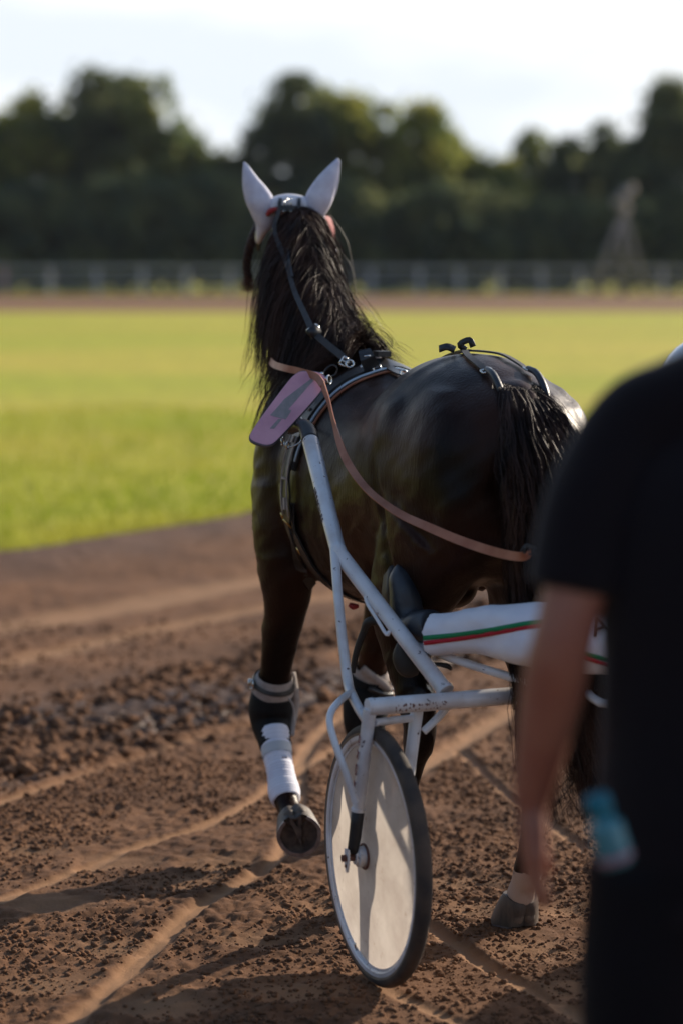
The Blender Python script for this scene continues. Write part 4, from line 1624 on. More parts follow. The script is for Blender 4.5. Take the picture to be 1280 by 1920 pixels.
for i in range(nU):
    u = -.055 + i * .024
    for j in range(nA):
        a = R(-108 + 216 * j / (nA - 1))
        nrm = hd.cross(hs)
        nrm = nrm if nrm.z > 0 else -nrm
        dirv = hs * math.sin(a) + nrm * math.cos(a)
        o_ = hp(u)
        h_ = BV.ray_cast(o_ + dirv * .3, -dirv, .3)
        p = (h_[0] + h_[1] * .006) if h_[0] is not None else o_ + dirv * .1
        capV.append(HM @ p)
Fc = [(i * nA + j, i * nA + j + 1, (i + 1) * nA + j + 1, (i + 1) * nA + j) for i in range(nU - 1) for j in range(nA - 1)]
mb.add(capV, Fc)
mb.add([v_ - Vector((0, 0, .002)) for v_ in capV], [f[::-1] for f in Fc])
mb.build('cap', M['bonnet'], bon)
mb = MB()
loft(mb, [(*at(503, 396, 7.60), .02, .02), (*at(520, 386, 7.60), .024, .03), (*at(541, 382, 7.60), .022, .03), (*at(566, 386, 7.60), .024, .03), (*at(588, 398, 7.60), .02, .02)], (0, 0, 1), 16, 4)
mb.build('cap_band', M['white_cloth'], bon)
mb = MB()
loft(mb, [(*at(500, 405, 7.55), .004, .004), (*at(506, 397, 7.55), .009, .012), (*at(514, 393, 7.55), .008, .010), (*at(521, 391, 7.55), .003, .003)], (0, 1, 0), 12, 4)
mb.build('red_lining', M['red_cloth'], bon)

# ------------------------------------------------------------------ bridle
bri = thing('bridle', hw(1.385, 0, 1.93), 'black leather bridle with crown strap, blinkers and nickel buckles', 'bridle')
YB = 7.56


def wstrap(name, lst, w, material, parent, n_=(0, -1, .15), t=.004, sub=5, w2=None):
    mb_ = MB()
    P = [at(*p) for p in lst]
    strap(mb_, P, [Vector(n_)] * len(P), w if w2 is None else [w, w2], t, 0, sub)
    return mb_.build(name, material, parent, smooth=True, sharp=40)


# crown band over the poll, hugging the cap
wstrap('crown_strap', [(497, 408, 7.60), (511, 396, 7.575), (541, 391, 7.555), (570, 397, 7.575), (590, 412, 7.60)], .020, M['leather'], bri)
wstrap('crown_keeper', [(525, 393, 7.555), (525, 380, 7.565), (528, 369, 7.60)], .012, M['leather'], bri)
wstrap('crown_keeper', [(560, 393, 7.555), (561, 380, 7.565), (561, 369, 7.60)], .012, M['leather'], bri)
wstrap('crown_top', [(523, 370, 7.61), (542, 366, 7.62), (562, 370, 7.61)], .02, M['leather'], bri, (0, -.3, 1))
mb = MB()
buckle(mb, at(540, 381, 7.56), (0, -1, .2), (0, 0, 1), .020, .026, .0022)
mb.build('buckle', M['steel'], bri)
mb = MB()
buckle(mb, at(518, 431, 7.52), (.2, -1, .2), (.35, 0, 1), .022, .018, .002)
mb.build('buckle', M['steel'], bri)
mb = MB()
buckle(mb, at(547, 421, 7.52), (.2, -1, .2), (1, 0, .3), .020, .016, .002)
for q in ((532, 396), (546, 396), (568, 404)):
    st_ = MB()
    blob(st_, at(*q, 7.545), .0035, n=8)
    st_.build('stud', M['steel'], bri)
mb.build('buckle', M['steel'], bri)
for s_, px in ((1, 487), (-1, 611)):
    wstrap('cheek_strap', [(px + (12 if s_ > 0 else -14), 408, 7.63), (px, 432, 7.66), (px - (1 if s_ > 0 else -2), 470, 7.70)], .016, M['leather'], bri, (-s_ * .8, -1, 0))
    mb = MB()
    strap(mb, [at(px - s_ * 1, 428, 7.64), at(px - s_ * 3, 445, 7.66), at(px - s_ * 2, 455, 7.68)], [Vector((-s_ * .6, -1, 0))] * 3, .014, .005, 0, 3)
    mb.build('cheek_plate', M['helmet'], bri)
mb = MB()          # right blinker cup
P0 = [at(606, 408, 7.70), at(616, 424, 7.75), at(620, 440, 7.80), at(617, 456, 7.80)]
loft(mb, [(*P0[0], .006, .004), (*P0[1], .035, .010), (*P0[2], .040, .013), (*P0[3], .010, .006)], (1, 0, 0), 14, 4)
mb.build('blinker', M['red_cloth'], bri)
mb = MB()
loft(mb, [(*at(605, 408, 7.66), .004, .004), (*at(610, 428, 7.66), .012, .008), (*at(612, 445, 7.68), .012, .008), (*at(612, 455, 7.70), .004, .004)], (1, 0, 0), 12, 4)
mb.build('blinker_edge', M['white_cloth'], bri)
mb = MB()
torus(mb, at(619, 458, 7.72), (.3, -1, 0), .009, .0022, n=16, k=6)
mb.build('cheek_ring', M['brass'], bri)
mb = MB()
torus(mb, at(620, 466, 7.72), (1, -.5, 0), .008, .0022, n=16, k=6)
mb.build('cheek_ring', M['brass'], bri)

# overcheck strap from the poll down the mane to the saddle
har = thing('driving_harness', hw(.80, 0, 1.50), 'black leather driving harness with pale blue piping round the horse girth and rump', 'harness')
oc = [(530, 398, 7.545), (525, 440, 7.50), (537, 492, 7.36), (552, 545, 7.22), (572, 590, 7.10), (588, 622, 7.02), (612, 645, 6.97), (640, 668, 6.92), (654, 684, 6.90)]
P = []
for q in oc:
    p, _ = push_out(hl(at(*q)), .038)
    P.append(HM @ p)
mb = MB()
strap(mb, P, [Vector((-.1, -1, .5))] * len(P), [.013, .014, .020, .022], .004, 0, 6)
mb.build('overcheck_strap', M['dull_leather'], har, sharp=40)
wstrap('overcheck_branch', [(545, 425, 7.49), (541, 455, 7.44), (541, 480, 7.38), (549, 520, 7.27)], .006, M['leather'], har, (0, -1, .2))
mb = MB()
c_ = P[5] + Vector((0, -.008, .004))
buckle(mb, c_, (-.1, -1, .5), (.55, 0, -.8), .034, .022, .003)
mb.build('overcheck_buckle', M['steel'], har)
mb = MB()
c_ = at(655, 682, 6.87)
torus(mb, c_, (0, -1, .5), .011, .003, n=16, k=6)
mb.build('overcheck_ring', M['steel'], har)
mb = MB()
buckle(mb, at(645, 678, 6.88), (0, -1, .6), (.8, 0, -.5), .026, .018, .003)
mb.build('overcheck_buckle', M['steel'], har)
mb = MB()
strap(mb, [c_ for c_ in (P[5] - Vector((.012, .012, -.012)), P[5] + Vector((.012, -.012, -.012)))], [Vector((-.1, -1, .5))] * 2, .034, .008, 0, 1)
mb.build('keeper', M['leather'], har)

# saddle and girth: rings round the trunk
GX = .645


def girth_band(x_, tilt, w, off, t, angs, name, material):
    P_, N_ = loop_on(x_, 1.15, angs, tilt=tilt, off=off)
    P_ = smooth_pts(P_, 2)
    mb_ = MB()
    strap(mb_, [HM @ p for p in P_], [HM.to_3x3() @ q for q in N_], w, t)
    return mb_.build(name, material, har, sharp=40), P_, N_


girth_band(GX, 0.0, .085, .004, .010, list(range(-75, 82, 4)), 'saddle_pad', M['leather'])
_, GP, GN = girth_band(GX, 0.0, .060, .015, .006, list(range(-110, 111, 4)), 'surcingle', M['leather'])
girth_band(GX, 0.0, .050, .004, .006, list(range(100, 181, 5)), 'belly_girth', M['leather'])
girth_band(GX, 0.0, .050, .004, .006, list(range(-180, -99, 5)), 'belly_girth', M['leather'])
for dx in (-.041, .041):
    P_, N_ = loop_on(GX + dx, 1.15, list(range(-72, 79, 4)), tilt=0.0, off=.013)
    mb = MB()
    tube(mb, [HM @ p for p in smooth_pts(P_, 2)], .0035, 7, 1)
    mb.build('piping', M['piping'], har)
for dx in (-.027, .027):
    P_, N_ = loop_on(GX + dx, 1.15, list(range(62, 108, 4)), tilt=0.0, off=.024)
    mb = MB()
    tube(mb, [HM @ p for p in smooth_pts(P_, 2)], .0026, 7, 1)
    mb.build('piping', M['felt'], har)
# second ribbed band behind the saddle: backing felt edge
P_, N_ = loop_on(GX - .052, 1.15, list(range(-50, 60, 4)), tilt=0.0, off=.003)
mb = MB()
strap(mb, [HM @ p for p in smooth_pts(P_, 2)], [HM.to_3x3() @ q for q in N_], .006, .006)
mb.build('felt_backing', M['rein'], har)
# saddle top: pommel block, terret rings, flap, wire loop
mb = MB()
tp, tn = cast((GX + .03, 0, 2), (0, 0, -1), .018)
tp = HM @ tp
box(mb, tp + Vector((0, 0, .008)), (.045, .04, .016), HM.to_3x3())
mb.build('saddle_block', M['leather'], har, smooth=False)
mb = MB()
strap(mb, [ac(696, 690, 6.92, .01), at(688, 672, 6.90), at(683, 658, 6.92)], [Vector((0, -1, .3))] * 3, [.05, .034], .006, 0, 4)
mb.build('saddle_flap', M['leather'], har, sharp=30)
mb = MB()
for (qx, qy, r_) in ((706, 690, .012), (683, 688, .010)):
    tr_ = MB()
    torus(tr_, ac(qx, qy, 6.95, .02), (.2, -1, .3), r_, .003, n=18, k=6)
    tr_.build('terret_ring', M['steel'], har)
tube(mb, [at(682, 668, 6.86), at(694, 667, 6.86)], .0022, 6, 1)
mb.build('flap_pin', M['steel'], har)
mb = MB()
tube(mb, [at(x_, y_, 6.86) for x_, y_ in ((606, 706), (610, 694), (622, 685), (632, 690), (628, 703), (612, 708))], .0025, 6, 4)
mb.build('wire_loop', M['leather'], har)
# metal plate and keepers on the left saddle flap
mb = MB()
for k_, (a_, w_, h_) in enumerate(((46, .018, .010), (64, .014, .020), (86, .040, .006), (100, .016, .034))):
    P_, N_ = loop_on(GX, 1.15, [a_], tilt=0.0, off=.024)
    c_, n_ = HM @ P_[0], HM.to_3x3() @ N_[0]
    up_ = Vector((0, 0, 1)) - n_ * n_.z
    mb = MB()
    box(mb, c_, (w_, h_, .004), Matrix((up_.cross(n_).normalized(), up_.normalized(), n_)).transposed())
    mb.build('keeper_plate', M['felt'], har, smooth=False)
# side strap running down from the flap towards the belly, with a long buckle
LB = [(533, 905, 6.72), (537, 950, 6.70), (545, 985, 6.70), (556, 1020, 6.72), (565, 1060, 6.78), (582, 1098, 6.86)]
P_ = []
for q in LB:
    o_ = Vector((0, 0, H))
    w_ = at(*q)
    dr_ = (w_ - o_).normalized()
    h_ = BV.ray_cast(HI @ o_, HI.to_3x3() @ dr_, 12)
    if h_[0] is not None:
        P_.append((HM @ (h_[0] + h_[1] * .006), HM.to_3x3() @ h_[1]))
mb = MB()
if len(P_) > 2:
    strap(mb, [p for p, _ in P_], [q for _, q in P_], [.042, .030], .006, 0, 5)
mb.build('girth_tail', M['leather'], har, sharp=40)
mb = MB()
if len(P_) > 3:
    c_, n_ = P_[2]
    for a_, b_ in (((527, 961), (531, 973)), ((531, 973), (547, 990))):
        i_ = at(a_[0], a_[1], c_.y - .03)
        j_ = at(b_[0], b_[1], c_.y - .03)
        tube(mb, [i_, j_], .003, 6, 1)
    mb.build('girth_buckle', M['brass'], har)
    mb = MB()
    tube(mb, [at(556, 1026, P_[3][0].y - .02), at(564, 1040, P_[3][0].y - .02)], .003, 6, 1)
mb.build('girth_buckle', M['brass'], har)


# back strap along the spine to the rump, and the crupper forks
def spine(x_, y_=0, off=.006):
    p_, n_ = cast((x_, y_, 2.2), (0, 0, -1), off)
    return p_, n_


P_, N_ = zip(*[spine(x_) for x_ in np.arange(.64, .02, -.04)])
mb = MB()
strap(mb, [HM @ p for p in smooth_pts(P_, 1)], [HM.to_3x3() @ q for q in N_], .024, .005)
mb.build('back_strap', M['leather'], har, sharp=40)
for s_ in (1, -1):
    pts = [spine(.06, 0), spine(0.0, s_ * .022), spine(-.08, s_ * .045), spine(-.16, s_ * .055), spine(-.22, s_ * .056)]
    mb = MB()
    strap(mb, [HM @ p for p, _ in pts], [HM.to_3x3() @ q for _, q in pts], .017, .005, 0, 4)
    mb.build('crupper_strap', M['dull_leather'], har, sharp=40)
    c_, n_ = HM @ pts[-1][0], HM.to_3x3() @ pts[-1][1]
    dn = (HM @ pts[-1][0] - HM @ pts[-2][0]).normalized()
    mb = MB()
    buckle(mb, c_ + n_ * .005, n_, dn, .026, .020, .0026)
    mb.build('crupper_buckle', M['steel'], har)
    mb = MB()
    e0 = pts[-1][0]
    q = [HM @ (e0 + Vector((a_, s_ * b_, h_))) for a_, b_, h_ in ((-.0, .0, .008), (-.05, .003, -.004), (-.10, .003, -.045), (-.135, -.003, -.10))]
    tube(mb, q, [.0075, .009, .0095, .009], 10, 4)
    mb.build('crupper_dock_roll', M['shoe'], har)
mb = MB()
pc, nc = spine(.05)
pc = HM @ pc
strap(mb, [pc + Vector((0, 0, .004)), pc + Vector((-.015, 0, .018)), pc + Vector((.010, 0, .030)), pc + Vector((.02, 0, .012))], [Vector((-.4, -1, .1))] * 4, .016, .003, 0, 4)
mb.build('crupper_knot', M['leather'], har)
mb = MB()
strap(mb, [pc + Vector((-.03, -.02, .004)), pc + Vector((-.05, -.02, .012)), pc + Vector((-.07, -.01, .006))], [Vector((0, -1, .6))] * 3, .02, .003, 0, 4)
mb.build('crupper_knot', M['leather'], har)
mb = MB()
pm = HM @ spine(.50)[0]
torus(mb, pm + Vector((0, 0, .008)), (0.2, -1, .3), .010, .003, n=14, k=6)
mb.build('back_strap_ring', M['steel'], har)
mb = MB()
buckle(mb, pm + Vector((.03, -.02, .006)), (0, -.4, 1), (1, 0, 0), .02, .02, .0025)
mb.build('back_strap_buckle', M['steel'], har)

# ------------------------------------------------------------------ knee boots and bandage
def knee_boot(cen, axis_pts, label, left=True):
    t = thing('knee_boot', cen, label, 'knee boot', 'padded knee boots on the forelegs')
    return t


# left knee boot: black shell, pale felt cuff, strap, vertical felt edge
kb = knee_boot(at(500, 1360, 7.1), None, 'black knee boot with pale felt edge on the lifted left foreleg')
KL = [(1.032, .209, .525, .058, .058), (1.05, .21, .475, .066, .062), (1.058, .211, .43, .069, .068), (1.048, .213, .385, .060, .062), (1.01, .217, .345, .047, .052), (.985, .219, .325, .044, .050)]
mb = MB()
loft(mb, KL[1:], (0, 1, 0), 28, 5, True)
mb.build('shell', M['boot_shell'], kb, M=HM)
mb = MB()
loft(mb, [(1.022, .2085, .535, .052, .052), (1.026, .2085, .526, .056, .056), (1.035, .2095, .510, .0645, .063), (1.043, .21, .496, .0675, .066), (1.047, .2102, .489, .068, .0665)], (0, 1, 0), 28, 4, False)
mb.build('felt_cuff', M['felt'], kb, M=HM)
mb = MB()
loft(mb, [(1.030, .209, .523, .0625, .0625), (1.036, .209, .512, .068, .067), (1.040, .2095, .502, .0685, .0665)], (0, 1, 0), 28, 2, False)
mb.build('strap', M['leather'], kb, M=HM)
mb = MB()
bk = hl(at(470, 1327, 7.0))
pk_, nk_ = Vector((1.035, .209 + .068, .513)), Vector((-.3, 1, 0))
buckle(mb, HM @ pk_ + Vector((-.004, -.004, 0)), HM.to_3x3() @ nk_, (0, 0, 1), .022, .026, .003)
mb.build('buckle', M['steel'], kb)
mb = MB()
ed = [hw(1.03 + .010, .209 - .062, .54), hw(1.04, .21 - .070, .48), hw(1.045, .212 - .074, .43), hw(1.03, .214 - .064, .385), hw(1.0, .217 - .052, .35)]
strap(mb, ed, [Vector((.5, -1, 0))] * 5, [.018, .026, .020, .010], .006, 0, 5)
mb.build('felt_edge', M['felt'], kb)
mb = MB()
e2 = [hw(1.0, .209 - .03, .475), hw(.985, .21 - .045, .45), hw(.982, .212 - .052, .41), hw(.965, .214 - .045, .36)]
tube(mb, [hl(p) for p in e2], .0035, 6, 4)
mb.build('felt_piping', M['felt'], kb, M=HM)

kb2 = knee_boot(at(675, 1290, 7.3), None, 'black knee boot with pale felt on the right foreleg, beyond the cart brace')
mb = MB()
loft(mb, [(1.135, -.142, .50, .062, .060), (1.15, -.138, .46, .070, .068), (1.145, -.130, .41, .072, .072), (1.14, -.125, .35, .064, .068), (1.14, -.128, .30, .050, .055), (1.145, -.13, .275, .03, .035)], (0, 1, 0), 28, 5)
mb.build('shell', M['boot_shell'], kb2, M=HM)
mb = MB()
loft(mb, [(1.125, -.143, .525, .052, .052), (1.135, -.143, .505, .060, .060), (1.14, -.143, .495, .062, .061)], (0, 1, 0), 26, 4, False)
mb.build('felt_cuff', M['felt'], kb2, M=HM)
mb = MB()
ed = [hw(1.09, -.095, .53), hw(1.085, -.125, .505), hw(1.085, -.165, .475), hw(1.10, -.19, .455)]
strap(mb, ed, [Vector((0.1, -1, 0))] * 4, .026, .006, 0, 4)
mb.build('felt_band', M['felt'], kb2)
mb = MB()
ed = [hw(1.085, -.125, .40), hw(1.085, -.165, .385), hw(1.10, -.19, .38)]
strap(mb, [p + Vector((0, 0, .035)) for p in ed], [Vector((0.1, -1, 0))] * 3, .022, .006, 0, 4)
mb.build('felt_band', M['felt'], kb2)
mb = MB()
strap(mb, [hw(1.083, -.115, .467), hw(1.083, -.165, .445), hw(1.10, -.20, .44)], [Vector((0.1, -1, 0))] * 3, .014, .009, 0, 4)
mb.build('strap', M['leather'], kb2)
mb = MB()
for z_ in (.475, .45, .42):
    mb = MB()
    torus(mb, hw(1.10, -.205, z_), (.5, -1, 0), .008, .003, n=12, k=5)
    mb.build('buckle', M['steel'], kb2)

wr = thing('leg_bandage', hw(.93, .225, .27), 'white leg bandage with grey tape round the lifted left cannon', 'leg bandage')
CA = [(1.02, .215, .368), (.985, .219, .325), (.955, .222, .29), (.925, .225, .26), (.90, .228, .235), (.875, .231, .212), (.848, .233, .19)]
CR_ = [.046, .044, .041, .040, .042, .046, .042]
ca = cr([c + (r_,) for c, r_ in zip(CA, CR_)], 12)
mb = MB()
secs = []
for i, s_ in enumerate(ca):
    ridge = .0030 * ((i * .30) % 1)
    secs.append((s_[0], s_[1], s_[2], s_[3] + ridge, s_[3] + ridge))
loft(mb, secs, (0, 1, 0), 30, 1)
mb.build('wrapping', M['wrap'], wr, M=HM)
mb = MB()
loft(mb, [(a, b, c, d + .0035, d + .0035) for a, b, c, d in ca[13:22]], (0, 1, .25), 30, 1, False)
mb.build('tape', M['tape'], wr, M=HM)
mb = MB()
q = at(529, 1419, 6.93)
strap(mb, [q, q + Vector((.008, 0, .001)), q + Vector((.016, -.002, .0)), ], [Vector((0, -1, .2))] * 3, .008, .002, 0, 3)
mb.build('loose_end', M['wrap'], wr)
# red cloth end showing under the belly
mb = MB()
pb = hw(.62, .02, .80)
loft(mb, [(*at(654, 1133, 6.9), .006, .008), (*at(662, 1137, 6.9), .010, .009), (*at(672, 1136, 6.9), .005, .006)], (0, 1, 0), 10, 4)
mb.build('red_girth_cloth', M['red_cloth'], har)

# ------------------------------------------------------------------ reins
rein = thing('reins', at(612, 735, 6.8), 'brown leather rein sagging from the saddle across the horse flank', 'reins')
mb = MB()
ln = [(508, 676, 7.25), (516, 684, 7.05), (534, 690, 6.92), (560, 696, 6.86), (592, 706, 6.80), (606, 722, 6.74)]
strap(mb, [at(*p) for p in ln], [Vector((-.4, -1, .15))] * len(ln), .020, .004, 0, 6)
mb.build('front_rein', M['rein'], rein, sharp=40)
mb = MB()
ln = [(606, 722, 6.74), (617, 752, 6.66), (626, 790, 6.56), (637, 830, 6.46), (652, 868, 6.37), (676, 905, 6.28), (706, 935, 6.20), (752, 966, 6.12), (805, 990, 6.0), (860, 1013, 5.92), (920, 1033, 5.84), (965, 1043, 5.78), (985, 1041, 5.765), (988, 1032, 5.76)]
nn = [(-.9, -1, .1), (-1, -.55, .0), (-1, -.35, .1), (-.6, -1, .2), (-.2, -1, .35), (.2, -1, .45), (.3, -1, .5), (.1, -1, .5), (0, -1, .35), (0, -1, .25), (0, -1, .1), (0, -1, .1), (.4, -1, 0), (1, -.4, .3)]
strap(mb, [ac(*p, .03) for p in ln], [Vector(q) for q in nn], [.020, .020, .022, .023, .021], .0035, 0, 6)
mb.build('rear_rein', M['rein'], rein, sharp=40)
mb = MB()
strap(mb, [at(978, 1036, 5.785), at(984, 1026, 5.78), at(996, 1028, 5.78), at(1002, 1032, 5.78)], [Vector((0, -.2, 1))] * 4, .022, .005, 0, 4)
buckle(mb, at(990, 1031, 5.76), (0, -1, .2), (.3, 0, 1), .018, .018, .0022)
mb.build('rein_buckle', M['dull_leather'], rein)
mb = MB()
tube(mb, [at(992, 1034, 5.78), at(1020, 1050, 5.76), at(1060, 1078, 5.74), at(1110, 1095, 5.72)], .0055, 8, 4)
mb.build('hand_loop', M['leather'], rein)

# ------------------------------------------------------------------ pink board on the shaft end
pl = thing('saddle_board', at(540, 770, 6.75), 'scuffed pink oblong board with a grey worn mark, beside the saddle', 'board')
BC = at(540, 767, 6.74)
ax_l = (at(611, 703, 6.83) - at(467, 833, 6.65)).normalized()
nrm_b = Vector((-.34, -.90, .22)).normalized()
nrm_b = (nrm_b - ax_l * ax_l.dot(nrm_b)).normalized()
ax_w = nrm_b.cross(ax_l).normalized()
pol = [(a_, b_) for a_, b_ in ((466, 828), (469, 812), (543, 712), (555, 702), (565, 696), (598, 698), (610, 705), (612, 716), (603, 737), (520, 828), (508, 837), (494, 838))]


def on_plane(px, py, c, n_, h_=0.0):
    o_ = Vector((0, 0, H))
    d_ = at(px, py, 6.7) - o_
    t_ = ((c + n_ * h_) - o_).dot(n_) / d_.dot(n_)
    return o_ + d_ * t_


def slab(mb_, poly, c, n_, h0, h1, m=0):
    a_ = [on_plane(*p, c, n_) + n_ * h0 for p in poly]
    b_ = [p - n_ * h0 + n_ * h1 for p in a_]
    k = len(poly)
    mb_.add(a_ + b_, [tuple(range(k))[::-1], tuple(range(k, 2 * k))] + [(i, (i + 1) % k, (i + 1) % k + k, i + k) for i in range(k)], m)


def rnd(poly, it=1):
    for _ in range(it):
        out = []
        for i in range(len(poly)):
            a_, b_ = poly[i], poly[(i + 1) % len(poly)]
            out += [(a_[0] * .75 + b_[0] * .25, a_[1] * .75 + b_[1] * .25), (a_[0] * .25 + b_[0] * .75, a_[1] * .25 + b_[1] * .75)]
        poly = out
    return poly


mb = MB()
slab(mb, rnd(pol, 2), BC, nrm_b, -.004, .004)
mb.build('board', M['board_edge'], pl, smooth=False)
mb = MB()
pin = [(539 + (a_ - 539) * .975, 768 + (b_ - 768) * .975) for a_, b_ in pol]
slab(mb, rnd(pin, 2), BC, nrm_b, .0042, .0055)
mb.build('pink_face', M['pink'], pl, smooth=False)
mb = MB()
for poly in ([(597, 707), (588, 709), (533, 751), (524, 762), (507, 781), (516, 784), (536, 789), (547, 772), (541, 770), (560, 748), (578, 727)],
             [(522, 788), (529, 788), (515, 806), (506, 806)]):
    slab(mb, poly, BC, nrm_b, .0056, .0060)
mb.build('worn_mark', M['worn_grey'], pl, smooth=False)
mb = MB()
for q in ((603, 703), (611, 712)):
    mb = MB()
    blob(mb, on_plane(*q, BC, nrm_b) + nrm_b * .004, (.006, .004, .006), n=10)
    mb.build('rivet', M['steel'], pl)
mb = MB()
torus(mb, at(617, 712, 6.82), (1, -.6, .2), .012, .003, n=14, k=6)
mb.build('ring', M['steel'], pl)
mb = MB()
tube(mb, [at(560, 782, 6.78), at(575, 792, 6.80), at(588, 800, 6.84)], .004, 8, 3)
for q in ((527, 815), (531, 828), (540, 835)):
    mb.build('hook' if q[0] == 527 else 'chain_link', M['steel'], pl)
    mb = MB()
    torus(mb, at(*q, 6.78), (1, -.4, .2 * q[0] % 1), .010, .0025, n=12, k=5)
mb.build('chain_link', M['steel'], pl)
mb = MB()
tube(mb, [at(x_, y_, 6.78) for x_, y_ in ((527, 833), (545, 838), (562, 830), (574, 812), (579, 790))], .0022, 6, 4)
mb.build('wire', M['steel'], pl)
#=====PART3=====
# ------------------------------------------------------------------ sulky (local frame: fwd, left)
SPSI = R(21)
WC = Vector((0.085, 5.865, 0.325))
sa = Vector((-math.sin(SPSI), math.cos(SPSI), 0))       # forward
sl = Vector((-math.cos(SPSI), -math.sin(SPSI), 0))      # left
HT = 0.70
SC = WC - sl * HT                                       # middle of the axle line
sulky = thing('sulky', (SC.x, SC.y, 0), 'white two wheeled racing sulky behind the horse, paint chipped and rusty', 'sulky', rz=math.pi / 2 + SPSI)
PT = M['paint']


def sx(f, l, z):
    return Vector((SC.x, SC.y, 0)) + sa * f + sl * l + Vector((0, 0, z))


def wheel(c, side, label):
    """side +1: outer face to the left"""
    out = sl * side
    up = Vector((0, 0, 1))
    wo_ = bpy.data.objects.new('wheel', None)
    mesh_parts = []

    def lathe(mb_, prof, n=96, m=0):
        V, Fc = [], []
        k = len(prof)
        for i in range(n):
            a_ = 2 * math.pi * i / n
            d_ = sa * math.cos(a_) + up * math.sin(a_)
            for (r_, h_) in prof:
                V.append(c + d_ * r_ + out * h_)
        for i in range(n):
            i2 = (i + 1) % n
            for j in range(k - 1):
                Fc.append((i * k + j, i * k + j + 1, i2 * k + j + 1, i2 * k + j))
        mb_.add(V, Fc, m)

    mb_ = MB()
    rp = [(.288, .019), (.306, .0195), (.3085, .016), (.3085, -.016), (.306, -.0195), (.288, -.019), (.284, -.0165), (.284, .0165), (.288, .019)]
    lathe(mb_, rp)
    rim = mb_.build('rim', PT, sulky, sharp=35)
    mb_ = MB()
    lathe(mb_, [(.277, .012), (.290, .0135), (.2905, .010), (.277, .008), (.277, .012)])
    mb_.build('rim_lip', PT, rim, sharp=35)
    mb_ = MB()
    tp_ = []
    for i in range(15):
        a_ = R(-128 + 256 * i / 14)
        tp_.append((.3065 + .0205 * math.cos(a_) - .002, .0205 * math.sin(a_)))
    lathe(mb_, tp_)
    ty = mb_.build('tyre', [M['rubber'], M['gum']], sulky)
    ty['label'] = label + ' tyre'
    k = len(tp_)
    mis = []
    for i in range(96):
        for j in range(k - 1):
            mis.append(1 if (j < 2 or j > k - 4) else 0)
    ty.data.polygons.foreach_set('material_index', mis)
    # tread grooves as small proud blocks are too fine to show; bead line only
    dsc = MB()
    lathe(dsc, [(.284, .010), (.20, .016), (.12, .021), (.06, .026), (.022, .027)], 96)
    d_ = dsc.build('disc', M['disc'], sulky)
    hb = MB()
    lathe(hb, [(.0, -.035), (.018, -.035), (.020, .028), (.030, .028), (.032, .031), (.026, .033), (.025, .050), (.018, .053), (.018, .058), (.008, .058), (.008, .066), (0.0, .066)], 32)
    h_ = hb.build('hub', PT, sulky, sharp=30)
    vb = MB()
    vd = (sa * .35 - up * .94).normalized()
    tube(vb, [c + vd * .285 + out * .012, c + vd * .262 + out * .020], .0032, 8, 1)
    vb.build('valve', M['steel'], rim)
    rg = MB()
    torus(rg, c + out * .032, out, .0305, .0030, n=40, k=8)
    rg.build('hub_ring', M['rust'], h_)
    # inner hand hole bracket seen through the disc
    return rim


wheel(WC, 1, 'left')
wheel(SC - sl * HT + Vector((0, 0, 0)), -1, 'right')

Yt = 5.84
# cross tube (arch)
tl = at(688, 1326, WC.y - .045)
tr = tl + (-sl) * 1.48 + Vector((0, 0, .012))
mb = MB()
tube(mb, [tl, tl.lerp(tr, .5), tr], .0215, 20, 1)
ct = mb.build('cross_tube', PT, sulky, sharp=60)


def member(name, pts, r, n=14, sub=4, material=None, parent=None):
    mb_ = MB()
    tube(mb_, pts, r, n, sub)
    return mb_.build(name, material or PT, parent or sulky, sharp=60)


# outer fork of the left wheel
hubo = WC + sl * .062
f0 = tl + Vector((.006, .004, -.006))
f1 = f0.lerp(hubo, .70)
member('outer_fork', [f0, f0.lerp(f1, .5), f1], [.0165, .0165, .0150], sub=1)
mb = MB()
tube(mb, [f1.lerp(f0, .03), f1.lerp(hubo, .5), hubo + Vector((0, 0, .012))], [.0165, .0155, .0140], 14, 2)
mb.build('fork_tape', M['grip'], sulky)
mb = MB()      # drop-out plate and nut
ups = (f0 - hubo).normalized()
Mx = Matrix((sa, sl, Vector((0, 0, 1)))).transposed()
pts = [(-.012, .022), (.012, .022), (.013, -.015), (.003, -.036), (-.004, -.036), (-.013, -.012)]
c_ = hubo + sl * .012
a_ = [c_ + sa * p + Vector((0, 0, q)) for p, q in pts]
b_ = [p + sl * .005 for p in a_]
k = len(pts)
mb.add(a_ + b_, [tuple(range(k)), tuple(range(k, 2 * k))[::-1]] + [(i, i + k, (i + 1) % k + k, (i + 1) % k) for i in range(k)])
mb.build('axle_plate', PT, sulky, smooth=False)
mb = MB()
tube(mb, [c_ - sl * .02, c_ + sl * .016], .0095, 6, 1)
blob(mb, c_ + sl * .006 + Vector((0, 0, -.020)), (.004, .004, .005), n=8)
mb.build('axle_nut', M['rust'], sulky, smooth=False)
# inner fork
hubi = WC - sl * .060
fi = at(783, 1315, WC.y + .055)
member('inner_fork', [fi, fi.lerp(hubi, .5), hubi], [.0165, .016, .0145], sub=1)
# short bridge between the forks, diagonal brace
member('fork_bridge', [at(702, 1355, WC.y - .04), at(775, 1346, WC.y + .05)], .0095, sub=1)
member('arch_brace', [at(793, 1372, WC.y + .05), at(818, 1348, WC.y + .06), at(838, 1325, WC.y + .07)], .0095, sub=2)
# same on the right wheel
for nm, (o0, o1) in (('outer_fork', (tr - (-sl) * .006, SC - sl * (HT + .062))), ('inner_fork', (tr + sl * .13, SC - sl * (HT - .06)))):
    member(nm, [o0, Vector((o1.x, o1.y, .325))], .016, sub=1)

